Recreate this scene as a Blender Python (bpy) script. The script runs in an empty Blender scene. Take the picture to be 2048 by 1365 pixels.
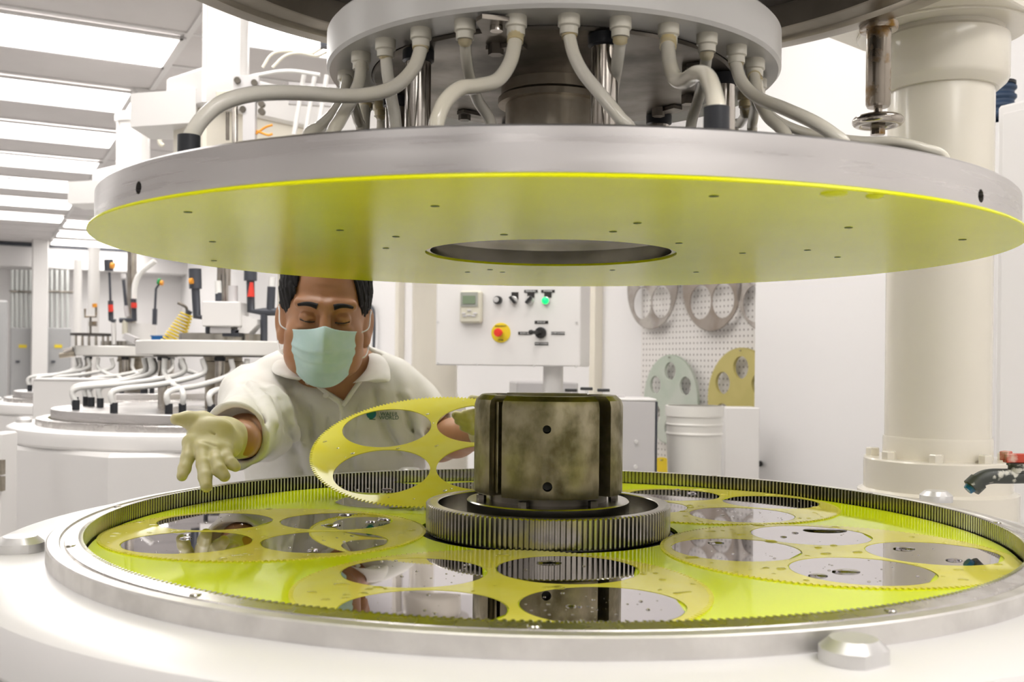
import bpy, math, random
import numpy as np
from mathutils import Vector, Matrix, Euler
from mathutils.geometry import tessellate_polygon
random.seed(7)
scene = bpy.context.scene
col = scene.collection
PI = math.pi
R_ = math.radians

# ------------------------------------------------------------------ camera
F_PX, U0, V0, ROLL = 2064.0, 1024.0, 726.0, R_(0.6)
ZC = 1.30
cam_d = bpy.data.cameras.new('camera')
cam = bpy.data.objects.new('camera', cam_d); col.objects.link(cam)
cam_d.sensor_width = 36.0
cam_d.lens = 36.0 * F_PX / 2048.0
cam_d.shift_y = (V0 - 682.5) / 2048.0
cam_d.clip_start = 0.05; cam_d.clip_end = 60
cam.matrix_world = Matrix.Translation((0, 0, ZC)) @ (Euler((PI/2, 0, 0)).to_matrix() @ Matrix.Rotation(ROLL, 3, 'Z')).to_4x4()
cam_d.dof.use_dof = True
cam_d.dof.focus_distance = 1.42
cam_d.dof.aperture_fstop = 9.0
scene.camera = cam

# ------------------------------------------------------------------ world, exposure
world = bpy.data.worlds.new('world'); scene.world = world
world.use_nodes = True
world.node_tree.nodes['Background'].inputs[0].default_value = (1.0, 0.97, 0.94, 1)
world.node_tree.nodes['Background'].inputs[1].default_value = 0.12
scene.view_settings.view_transform = 'Standard'
scene.view_settings.look = 'None'
scene.view_settings.gamma = 1.0
scene.view_settings.use_curve_mapping = False
scene.view_settings.exposure = 0.0
cy = scene.cycles
cy.max_bounces = 7; cy.diffuse_bounces = 3; cy.glossy_bounces = 3; cy.transmission_bounces = 5; cy.transparent_max_bounces = 4
cy.caustics_reflective = False; cy.caustics_refractive = True
cy.use_adaptive_sampling = True; cy.adaptive_threshold = 0.03
LIGHT_W = 8.4           # emission strength of the ceiling troffers

# ------------------------------------------------------------------ pixel <-> place helpers (only used to work out real positions)
cR, sR = math.cos(ROLL), math.sin(ROLL)
def ray(u, v):
    x, y = u - U0, v - V0
    return ((x*cR + y*sR)/F_PX, (-x*sR + y*cR)/F_PX)
def P(u, v, d):
    a, b = ray(u, v)
    return Vector((a*d, d, ZC - b*d))
def PZ(u, v, z):                       # point of the ray at height z (relative to the eye)
    a, b = ray(u, v)
    d = -z / b
    return Vector((a*d, d, ZC + z))
ROOM = R_(27.6)
DA = Vector((-math.sin(ROOM), math.cos(ROOM), 0))      # long axis of the room
DB = Vector((math.cos(ROOM), math.sin(ROOM), 0))       # across the room
def AB(a, b, z=0.0):
    p = DA*a + DB*b
    return Vector((p.x, p.y, z))
def PB(u, v, b):                       # ray hits the plane across = b
    a, k = ray(u, v)
    d = b / (DB.x*a + DB.y)
    return Vector((a*d, d, ZC - k*d))
def PA(u, v, a0):
    a, k = ray(u, v)
    d = a0 / (DA.x*a + DA.y)
    return Vector((a*d, d, ZC - k*d))

# ------------------------------------------------------------------ materials
MATS = {}
def mat(name, base, rough=0.5, metal=0.0, coat=0.0, coat_rough=0.03, base2=None, nscale=8.0, nstretch=(1, 1, 1), ndet=5.0,
        nlow=0.4, nhigh=0.62, rough2=None, bump=0.0, bscale=None, bstretch=None, trans=0.0, ior=1.5, sss=0.0, sssr=(0.01, 0.006, 0.004),
        emit=None, estr=0.0, spec=0.5, aniso=0.0):
    m = bpy.data.materials.new(name); m.use_nodes = True
    nt = m.node_tree; b = nt.nodes['Principled BSDF']
    c4 = lambda c: (c[0], c[1], c[2], 1)
    b.inputs['Base Color'].default_value = c4(base)
    b.inputs['Roughness'].default_value = rough
    b.inputs['Metallic'].default_value = metal
    b.inputs['Coat Weight'].default_value = coat
    b.inputs['Coat Roughness'].default_value = coat_rough
    b.inputs['IOR'].default_value = ior
    b.inputs['Transmission Weight'].default_value = trans
    b.inputs['Specular IOR Level'].default_value = spec
    if sss:
        b.inputs['Subsurface Weight'].default_value = sss
        b.inputs['Subsurface Radius'].default_value = sssr
        b.inputs['Subsurface Scale'].default_value = 1.0
    if emit:
        b.inputs['Emission Color'].default_value = c4(emit); b.inputs['Emission Strength'].default_value = estr
    tc = nt.nodes.new('ShaderNodeTexCoord')
    def noise(scale, stretch, det):
        mp = nt.nodes.new('ShaderNodeMapping'); mp.inputs['Scale'].default_value = stretch
        nt.links.new(tc.outputs['Object'], mp.inputs['Vector'])
        n = nt.nodes.new('ShaderNodeTexNoise'); n.inputs['Scale'].default_value = scale; n.inputs['Detail'].default_value = det
        nt.links.new(mp.outputs[0], n.inputs['Vector'])
        return n
    if base2 is not None or rough2 is not None:
        n = noise(nscale, nstretch, ndet)
        r = nt.nodes.new('ShaderNodeMapRange'); r.inputs[1].default_value = nlow; r.inputs[2].default_value = nhigh
        nt.links.new(n.outputs['Fac'], r.inputs[0])
        if base2 is not None:
            mx = nt.nodes.new('ShaderNodeMix'); mx.data_type = 'RGBA'
            mx.inputs[6].default_value = c4(base); mx.inputs[7].default_value = c4(base2)
            nt.links.new(r.outputs[0], mx.inputs[0]); nt.links.new(mx.outputs[2], b.inputs['Base Color'])
        if rough2 is not None:
            mr = nt.nodes.new('ShaderNodeMapRange'); mr.inputs[3].default_value = rough; mr.inputs[4].default_value = rough2
            nt.links.new(r.outputs[0], mr.inputs[0]); nt.links.new(mr.outputs[0], b.inputs['Roughness'])
    if bump:
        n2 = noise(bscale or nscale, bstretch or nstretch, ndet)
        bp = nt.nodes.new('ShaderNodeBump'); bp.inputs['Strength'].default_value = bump; bp.inputs['Distance'].default_value = 0.002
        nt.links.new(n2.outputs['Fac'], bp.inputs['Height']); nt.links.new(bp.outputs[0], b.inputs['Normal'])
        if coat: nt.links.new(bp.outputs[0], b.inputs['Coat Normal'])
    MATS[name] = m
    return m
mat('white_paint', (0.80, 0.78, 0.76), 0.28, bump=0.05, bscale=60)
mat('cream_paint', (0.82, 0.77, 0.66), 0.22, coat=0.5, coat_rough=0.08, bump=0.12, bscale=45)
mat('wall_paint', (0.82, 0.80, 0.79), 0.6, bump=0.03, bscale=120)
mat('ceiling_tile', (0.68, 0.65, 0.64), 0.8, base2=(0.65, 0.62, 0.61), nscale=3)
mat('ceiling_grid', (0.72, 0.70, 0.69), 0.5)
mat('floor_epoxy', (0.62, 0.61, 0.60), 0.3, base2=(0.58, 0.57, 0.56), nscale=2)
mat('lamp_diffuser', (1, 1, 1), 0.5, emit=(1.0, 0.968, 0.935), estr=LIGHT_W)
mat('lime_pad', (0.78, 0.92, 0.003), 0.05, ior=1.3, spec=0.24, base2=(0.82, 0.94, 0.004), nscale=6, bump=0.012, bscale=9)
mat('lime_pad_upper', (0.78, 0.80, 0.006), 0.20, ior=1.35, base2=(0.81, 0.83, 0.010), nscale=5, bump=0.03, bscale=500, spec=0.12)
mat('lime_edge', (0.80, 0.84, 0.01), 0.35)
mat('carrier_plastic', (0.86, 0.78, 0.08), 0.06, ior=1.36, spec=0.3, base2=(0.88, 0.81, 0.13), nscale=14, bump=0.02, bscale=12)
mat('wafer_mirror', (0.60, 0.57, 0.60), 0.02, metal=1.0)
mat('water', (1, 1, 1), 0.0, trans=1.0, ior=1.33)
mat('brushed_steel', (0.66, 0.64, 0.63), 0.26, metal=1.0, rough2=0.36, nscale=1.4, nstretch=(2, 2, 60), bump=0.012, bscale=1.5, bstretch=(3, 3, 120))
mat('gear_steel', (0.50, 0.48, 0.43), 0.19, metal=1.0, base2=(0.42, 0.40, 0.35), nscale=20)
mat('ring_steel', (0.66, 0.64, 0.62), 0.22, metal=1.0, base2=(0.56, 0.53, 0.51), nscale=30, rough2=0.34, bump=0.015, bscale=30)
mat('hub_steel', (0.36, 0.32, 0.22), 0.33, metal=1.0, base2=(0.15, 0.13, 0.075), nscale=34, nstretch=(1, 1, 0.8), ndet=15, nlow=0.38, nhigh=0.66, rough2=0.55, bump=0.35, bscale=90, bstretch=(1, 1, .3))
mat('dark_steel', (0.20, 0.18, 0.155), 0.34, metal=1.0, base2=(0.11, 0.10, 0.085), nscale=9, ndet=9, rough2=0.5, bump=0.05, bscale=60)
mat('column_steel', (0.42, 0.38, 0.31), 0.30, metal=1.0, base2=(0.25, 0.21, 0.16), nscale=10, ndet=8, rough2=0.45)
mat('chrome', (0.56, 0.53, 0.49), 0.16, metal=1.0, base2=(0.44, 0.40, 0.35), nscale=14)
mat('rusty_chrome', (0.36, 0.32, 0.27), 0.22, metal=1.0, base2=(0.26, 0.15, 0.04), nscale=28, nlow=0.52, nhigh=0.66, rough2=0.5)
mat('bell_steel', (0.33, 0.30, 0.25), 0.32, metal=1.0, base2=(0.24, 0.215, 0.175), nscale=5, rough2=0.42)
mat('recess_black', (0.035, 0.03, 0.028), 0.45, base2=(0.06, 0.05, 0.045), nscale=10)
mat('dark_hole', (0.012, 0.012, 0.01), 0.6)  # near-black that stands in for the shade inside the hub holes
mat('pad_hole', (0.10, 0.13, 0.01), 0.6)
mat('white_plastic', (0.84, 0.82, 0.78), 0.3)
mat('hose_clear', (0.94, 0.88, 0.72), 0.14, trans=0.06, ior=1.4, base2=(0.92, 0.88, 0.77), nscale=10, coat=0.4)
mat('hose_white', (0.86, 0.85, 0.82), 0.25)
mat('fitting_amber', (0.80, 0.66, 0.34), 0.3, trans=0.15, base2=(0.85, 0.78, 0.58), nscale=30, coat=0.3)
mat('fitting_nylon', (0.85, 0.81, 0.69), 0.35)
mat('black_rubber', (0.02, 0.022, 0.028), 0.45)
mat('black_pvc', (0.055, 0.06, 0.075), 0.4)
mat('skin', (0.50, 0.25, 0.125), 0.42, base2=(0.42, 0.195, 0.09), nscale=22, ndet=8, nlow=0.3, nhigh=0.75, sss=0.12, bump=0.10, bscale=180)
mat('skin_ear', (0.43, 0.215, 0.105), 0.42)
mat('hair_black', (0.010, 0.009, 0.009), 0.6, spec=0.2, bump=0.6, bscale=160, bstretch=(1, 1, .25))
mat('eye_dark', (0.02, 0.012, 0.01), 0.25)
mat('mask_cloth', (0.57, 0.78, 0.77), 0.75, base2=(0.62, 0.81, 0.81), nscale=40, bump=0.08, bscale=300)
mat('strap_white', (0.85, 0.85, 0.84), 0.7)
mat('shirt_cotton', (0.82, 0.80, 0.74), 0.85, base2=(0.79, 0.77, 0.70), nscale=30, bump=0.12, bscale=420)
mat('button_pearl', (0.85, 0.83, 0.77), 0.3)
mat('logo_green', (0.01, 0.12, 0.06), 0.7)
mat('logo_teal', (0.015, 0.20, 0.16), 0.7, base2=(0.01, 0.16, 0.33), nscale=60, nlow=0.45, nhigh=0.55)
mat('glove_latex', (0.62, 0.56, 0.27), 0.42, sss=0.12, bump=0.12, bscale=70, base2=(0.68, 0.62, 0.36), nscale=30)
mat('trouser_cloth', (0.06, 0.07, 0.10), 0.8)
mat('shoe_black', (0.02, 0.02, 0.02), 0.5)
mat('panel_grey', (0.62, 0.60, 0.60), 0.45)
mat('keypad_beige', (0.66, 0.63, 0.52), 0.45)
mat('keypad_grey', (0.36, 0.37, 0.33), 0.4)
mat('lcd', (0.20, 0.26, 0.17), 0.25)
mat('estop_yellow', (0.80, 0.62, 0.02), 0.45)
mat('estop_red', (0.80, 0.04, 0.02), 0.35)
mat('knob_black', (0.02, 0.02, 0.02), 0.35)
mat('lamp_green', (0.0, 0.5, 0.10), 0.3, emit=(0.0, 0.9, 0.16), estr=1.6)
mat('label_black', (0.02, 0.018, 0.016), 0.5)
mat('label_white', (0.85, 0.85, 0.84), 0.5)
mat('brown_carrier', (0.27, 0.22, 0.18), 0.3, base2=(0.36, 0.31, 0.27), nscale=10, coat=0.4)
mat('clear_carrier', (0.30, 0.26, 0.23), 0.22, base2=(0.50, 0.46, 0.42), nscale=9, coat=0.6)
mat('sage_carrier', (0.48, 0.54, 0.45), 0.5, base2=(0.55, 0.58, 0.51), nscale=8)
mat('mustard_carrier', (0.56, 0.48, 0.17), 0.45, base2=(0.52, 0.45, 0.15), nscale=10)
mat('bucket_plastic', (0.84, 0.82, 0.77), 0.35)
mat('cabinet_grey', (0.40, 0.40, 0.40), 0.5)
mat('conduit_steel', (0.62, 0.64, 0.62), 0.35, metal=0.4)
mat('yellow_plastic', (0.82, 0.60, 0.01), 0.35)
mat('orange_plastic', (0.85, 0.35, 0.03), 0.4)
mat('red_plastic', (0.75, 0.05, 0.03), 0.35)
mat('blue_plastic', (0.01, 0.14, 0.42), 0.4)
mat('green_plastic', (0.01, 0.30, 0.08), 0.4)
mat('tap_black', (0.05, 0.055, 0.05), 0.45, base2=(0.62, 0.60, 0.54), nscale=55, nlow=0.56, nhigh=0.63, ndet=4, bump=0.2, bscale=60)
mat('tap_red', (0.55, 0.06, 0.03), 0.5, base2=(0.72, 0.50, 0.42), nscale=40, nlow=0.5, nhigh=0.62)
mat('tap_blue', (0.0, 0.16, 0.42), 0.25)
mat('dark_blue_rubber', (0.03, 0.06, 0.12), 0.5)
mat('ring_alu', (0.76, 0.74, 0.72), 0.34, metal=0.85, base2=(0.66, 0.64, 0.62), nscale=25, rough2=0.45)
mat('aluminium', (0.72, 0.71, 0.70), 0.4, metal=0.7)

def pegboard_mat():
    m = mat('pegboard_white', (0.80, 0.77, 0.74), 0.55)
    nt = m.node_tree; b = nt.nodes['Principled BSDF']
    tc = nt.nodes.new('ShaderNodeTexCoord')
    def mth(op, a, b_=None):
        n = nt.nodes.new('ShaderNodeMath'); n.operation = op
        for i, x in enumerate((a, b_)):
            if x is None: continue
            if hasattr(x, 'links') or not isinstance(x, (int, float)): nt.links.new(x, n.inputs[i])
            else: n.inputs[i].default_value = x
        return n.outputs[0]
    sx = nt.nodes.new('ShaderNodeSeparateXYZ'); nt.links.new(tc.outputs['Object'], sx.inputs[0])
    fx = mth('SUBTRACT', mth('FRACT', mth('DIVIDE', sx.outputs['X'], 0.0254)), 0.5)
    fz = mth('SUBTRACT', mth('FRACT', mth('DIVIDE', sx.outputs['Z'], 0.0254)), 0.5)
    r2 = mth('ADD', mth('MULTIPLY', fx, fx), mth('MULTIPLY', fz, fz))
    ins = mth('LESS_THAN', r2, 0.032)
    mx = nt.nodes.new('ShaderNodeMix'); mx.data_type = 'RGBA'
    mx.inputs[6].default_value = (0.80, 0.77, 0.74, 1); mx.inputs[7].default_value = (0.32, 0.28, 0.26, 1)
    nt.links.new(ins, mx.inputs[0]); nt.links.new(mx.outputs[2], b.inputs['Base Color'])
pegboard_mat()

# ------------------------------------------------------------------ object helpers
ORG = {}
def obj(name, verts, faces, m, parent=None, smooth=True, sharp=32, mtx=None):
    """one mesh object; verts in world coordinates (or local ones when mtx is given)"""
    me = bpy.data.meshes.new(name)
    v = np.asarray([tuple(p) for p in verts], dtype=float).reshape(-1, 3)
    org = np.zeros(3)
    if mtx is None:
        if parent is not None:
            org = ORG.get(parent.name, np.zeros(3))
        elif len(v):
            lo, hi = v.min(0), v.max(0)
            org = np.array([(lo[0]+hi[0])/2, (lo[1]+hi[1])/2, lo[2]])
        v = v - org
    me.from_pydata([tuple(p) for p in v], [], [tuple(int(i) for i in f) for f in faces])
    me.materials.append(MATS[m])
    if smooth:
        me.polygons.foreach_set('use_smooth', [True]*len(me.polygons))
        me.set_sharp_from_angle(angle=R_(sharp))
    me.update()
    o = bpy.data.objects.new(name, me); col.objects.link(o)
    if parent is not None:
        o.parent = parent
    if mtx is not None:
        o.matrix_basis = mtx
    elif parent is None:
        o.location = org
    ORG[o.name] = org
    return o
def thing(name, label, cat, loc, group=None):
    o = bpy.data.objects.new(name, None); col.objects.link(o)
    o.location = loc; o.empty_display_size = 0.05
    o['label'] = label; o['category'] = cat
    if group: o['group'] = group
    ORG[o.name] = np.array(tuple(loc), dtype=float)
    return o
def tag(o, label=None, cat=None, group=None, kind=None):
    if label: o['label'] = label
    if cat: o['category'] = cat
    if group: o['group'] = group
    if kind: o['kind'] = kind
    return o

class MB:
    """collects shapes in world coordinates, makes one mesh"""
    def __init__(s): s.v, s.f = [], []
    def add(s, v, f):
        n = len(s.v); s.v += [tuple(p) for p in v]; s.f += [tuple(i+n for i in q) for q in f]; return s
    def make(s, name, m, parent=None, **k): return obj(name, s.v, s.f, m, parent, **k)

def lathe_geo(prof, c, seg=96, a0=0.0, a1=2*PI, axis=None, closed=False):
    """prof [(r, z)], around the vertical through c (world, z added); axis: optional 3x3 matrix"""
    full = abs(a1 - a0 - 2*PI) < 1e-6
    n = seg if full else seg + 1
    vs, fs = [], []
    m = len(prof)
    for i in range(n):
        a = a0 + (a1 - a0)*i/seg
        ca, sa = math.cos(a), math.sin(a)
        for r, z in prof:
            q = Vector((r*ca, r*sa, z))
            if axis is not None: q = axis @ q
            vs.append((c[0]+q.x, c[1]+q.y, c[2]+q.z))
    for i in range(seg):
        j = (i+1) % n
        for k in range(m if closed else m-1):
            k2 = (k+1) % m
            if prof[k][0] < 1e-9 and prof[k2][0] < 1e-9: continue
            f = [i*m+k, j*m+k, j*m+k2, i*m+k2]
            if prof[k][0] < 1e-9: f = [i*m+k, j*m+k2, i*m+k2]
            elif prof[k2][0] < 1e-9: f = [i*m+k, j*m+k, i*m+k2]
            fs.append(tuple(f))
    if not full and closed:
        fs.append(tuple(range(m-1, -1, -1))); fs.append(tuple((n-1)*m + k for k in range(m)))
    return vs, fs
def lathe(name, prof, c, m, parent=None, seg=96, **k):
    ks = {q: k.pop(q) for q in ('a0', 'a1', 'axis', 'closed') if q in k}
    v, f = lathe_geo(prof, c, seg, **ks)
    return obj(name, v, f, m, parent, **k)
def cyl_prof(r, z0, z1, b=0.0):
    if b <= 0: return [(0, z0), (r, z0), (r, z1), (0, z1)]
    return [(0, z0), (r-b, z0), (r, z0+b), (r, z1-b), (r-b, z1), (0, z1)]
def axis_to(d):
    return Vector((0, 0, 1)).rotation_difference(Vector(d).normalized()).to_matrix()
def rod_geo(p, q, r, seg=16, r2=None, b=0.0):
    p, q = Vector(p), Vector(q); L = (q-p).length
    r2 = r if r2 is None else r2
    if b: prof = [(0, 0), (r-b, 0), (r, b), (r2, L-b), (r2-b, L), (0, L)]
    else: prof = [(0, 0), (r, 0), (r2, L), (0, L)]
    return lathe_geo(prof, p, seg, axis=axis_to(q-p))
def rod(name, p, q, r, m, parent=None, seg=16, r2=None, b=0.0):
    v, f = rod_geo(p, q, r, seg, r2, b); return obj(name, v, f, m, parent)
def box_geo(c, s, rot=None, b=0.0):
    """bevelled box: chamfer b on all edges"""
    hx, hy, hz = s[0]/2, s[1]/2, s[2]/2
    vs, fs = [], []
    if b <= 0:
        vs = [(x*hx, y*hy, z*hz) for x in (-1, 1) for y in (-1, 1) for z in (-1, 1)]
        fs = [(0, 1, 3, 2), (4, 6, 7, 5), (0, 4, 5, 1), (2, 3, 7, 6), (0, 2, 6, 4), (1, 5, 7, 3)]
    else:
        idx = {}
        for sx in (-1, 1):
            for sy in (-1, 1):
                for sz in (-1, 1):
                    for ax in range(3):
                        p = [sx*(hx-b), sy*(hy-b), sz*(hz-b)]
                        p[ax] = (sx*hx, sy*hy, sz*hz)[ax]
                        idx[sx, sy, sz, ax] = len(vs); vs.append(tuple(p))
        for ax in range(3):
            o1, o2 = (ax+1) % 3, (ax+2) % 3
            for s_ in (-1, 1):
                q = []
                for a, bb in ((-1, -1), (1, -1), (1, 1), (-1, 1)):
                    k = [0, 0, 0]; k[ax] = s_; k[o1] = a; k[o2] = bb
                    q.append(idx[(*k, ax)])
                fs.append(tuple(q if s_ > 0 else q[::-1]))
            for a in (-1, 1):
                for bb in (-1, 1):
                    k1 = [0]*3; k2 = [0]*3
                    k1[o1] = a; k1[o2] = bb; k2[o1] = a; k2[o2] = bb; k1[ax] = -1; k2[ax] = 1
                    q = [idx[(*k1, o1)], idx[(*k2, o1)], idx[(*k2, o2)], idx[(*k1, o2)]]
                    fs.append(tuple(q if a*bb < 0 else q[::-1]))
        for sx in (-1, 1):
            for sy in (-1, 1):
                for sz in (-1, 1):
                    q = [idx[sx, sy, sz, 0], idx[sx, sy, sz, 1], idx[sx, sy, sz, 2]]
                    fs.append(tuple(q if sx*sy*sz > 0 else q[::-1]))
    Rm = rot if rot is not None else Matrix.Identity(3)
    vs = [Vector(c) + Rm @ Vector(p) for p in vs]
    return vs, fs
def box(name, c, s, m, parent=None, rot=None, b=0.0):
    v, f = box_geo(c, s, rot, b); return obj(name, v, f, m, parent)
def rotz(a): return Matrix.Rotation(a, 3, 'Z')
RROOM = rotz(ROOM)          # local x -> DB, local y -> DA
def catmull(pts, n=8):
    pts = [Vector(p) for p in pts]
    out = []
    for i in range(len(pts)-1):
        p0 = pts[i-1] if i else pts[0]*2 - pts[1]
        p1, p2 = pts[i], pts[i+1]
        p3 = pts[i+2] if i+2 < len(pts) else p2*2 - p1
        for k in range(n):
            t = k/n
            out.append(0.5*((2*p1) + (p2-p0)*t + (2*p0-5*p1+4*p2-p3)*t*t + (3*p1-p0-3*p2+p3)*t**3))
    out.append(pts[-1])
    return out
def tube_geo(pts, r, seg=12, n=6, r1=None, spline=True):
    c = catmull(pts, n) if spline else [Vector(p) for p in pts]
    N = len(c); vs, fs = [], []
    t = (c[1]-c[0]).normalized()
    up = Vector((0, 0, 1)) if abs(t.z) < 0.9 else Vector((1, 0, 0))
    nrm = t.cross(up).normalized()
    for i in range(N):
        t = (c[min(i+1, N-1)]-c[max(i-1, 0)]).normalized()
        nrm = (nrm - t*nrm.dot(t)).normalized()
        bi = t.cross(nrm)
        rr = r if r1 is None else r + (r1-r)*i/(N-1)
        for k in range(seg):
            a = 2*PI*k/seg
            vs.append(c[i] + (nrm*math.cos(a)+bi*math.sin(a))*rr)
    for i in range(N-1):
        for k in range(seg):
            k2 = (k+1) % seg
            fs.append((i*seg+k, i*seg+k2, (i+1)*seg+k2, (i+1)*seg+k))
    fs.append(tuple(range(seg-1, -1, -1))); fs.append(tuple((N-1)*seg+k for k in range(seg)))
    return vs, fs
def tube(name, pts, r, m, parent=None, seg=12, n=6, r1=None, spline=True):
    v, f = tube_geo(pts, r, seg, n, r1, spline); return obj(name, v, f, m, parent, sharp=60)
def torus_geo(c, R, r, seg=48, sec=12, axis=None):
    prof = [(R + r*math.cos(a), r*math.sin(a)) for a in [2*PI*k/sec for k in range(sec)]]
    return lathe_geo(prof, c, seg, axis=axis, closed=True)
def plate_geo(outer, holes, th, extra=None):
    """flat plate in local xy with holes, thickness th (z 0..th)"""
    loops = [[Vector((x, y, 0)) for x, y in outer]] + [[Vector((x, y, 0)) for x, y in h] for h in holes]
    tri = tessellate_polygon(loops)
    flat = [p for l in loops for p in l]
    N = len(flat)
    vs = [(p.x, p.y, th) for p in flat] + [(p.x, p.y, 0) for p in flat]
    fs = []
    for t in tri:
        a, b, c = (flat[i] for i in t)
        ccw = (b-a).cross(c-a).z > 0
        q = t if ccw else t[::-1]
        fs.append(tuple(q)); fs.append(tuple(i+N for i in reversed(q)))
    k = 0
    for li, l in enumerate(loops):
        n = len(l)
        for i in range(n):
            j = (i+1) % n
            f = (k+i, k+i+N, k+j+N, k+j)
            fs.append(f)
        k += n
    return vs, fs
def circ(r, n, cx=0, cy=0, a0=0):
    return [(cx + r*math.cos(a0+2*PI*i/n), cy + r*math.sin(a0+2*PI*i/n)) for i in range(n)]
def tooth_loop(r, n, depth):
    out = []
    for i in range(n):
        for f, rr in ((0.0, r), (0.32, r), (0.5, r-depth), (0.82, r-depth)):
            a = 2*PI*(i+f)/n
            out.append((rr*math.cos(a), rr*math.sin(a)))
    return out
def prism_geo(poly, z0, z1, b=0.0):
    """vertical prism of a convex xy polygon (world), with a chamfer b at the top"""
    n = len(poly); cx = sum(p[0] for p in poly)/n; cy = sum(p[1] for p in poly)/n
    def ring(z, s): return [(cx+(x-cx)*s, cy+(y-cy)*s, z) for x, y in poly]
    rr = math.hypot(poly[0][0]-cx, poly[0][1]-cy)
    rows = [ring(z0, 1)] + ([ring(z1-b, 1), ring(z1, 1-b/rr)] if b else [ring(z1, 1)])
    vs = [p for r in rows for p in r]; fs = []
    for k in range(len(rows)-1):
        for i in range(n):
            j = (i+1) % n
            fs.append((k*n+i, k*n+j, (k+1)*n+j, (k+1)*n+i))
    fs.append(tuple(range(n-1, -1, -1))); fs.append(tuple((len(rows)-1)*n+i for i in range(n)))
    return vs, fs
def cut(o, cutters):
    """subtract cutter geometry from o (exact boolean, evaluated at once)"""
    tmp = []
    for v, f in cutters:
        me = bpy.data.meshes.new('cutter'); me.from_pydata([tuple(p) for p in v], [], f)
        c = bpy.data.objects.new('cutter', me); col.objects.link(c); tmp.append(c)
        md = o.modifiers.new('b', 'BOOLEAN'); md.operation = 'DIFFERENCE'; md.object = c; md.solver = 'EXACT'
    bpy.context.view_layer.update()
    dg = bpy.context.evaluated_depsgraph_get()
    me = bpy.data.meshes.new_from_object(o.evaluated_get(dg))
    o.modifiers.clear(); o.data = me
    me.set_sharp_from_angle(angle=R_(32))
    for c in tmp:
        bpy.data.objects.remove(c)
    return o
def text_obj(name, body, m, parent, size, mtx, depth=0.0006, align='CENTER'):
    cu = bpy.data.curves.new(name, 'FONT'); cu.body = body; cu.size = size; cu.extrude = depth
    cu.align_x = align; cu.align_y = 'CENTER'
    t = bpy.data.objects.new('tmp', cu); col.objects.link(t)
    bpy.context.view_layer.update()
    me = bpy.data.meshes.new_from_object(t.evaluated_get(bpy.context.evaluated_depsgraph_get()))
    bpy.data.objects.remove(t)
    me.transform(mtx)
    if parent is not None:
        me.transform(Matrix.Translation(-Vector(ORG[parent.name])))
    me.materials.clear(); me.materials.append(MATS[m])
    o = bpy.data.objects.new(name, me); col.objects.link(o); o.parent = parent
    ORG[o.name] = ORG[parent.name]
    return o

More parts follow.
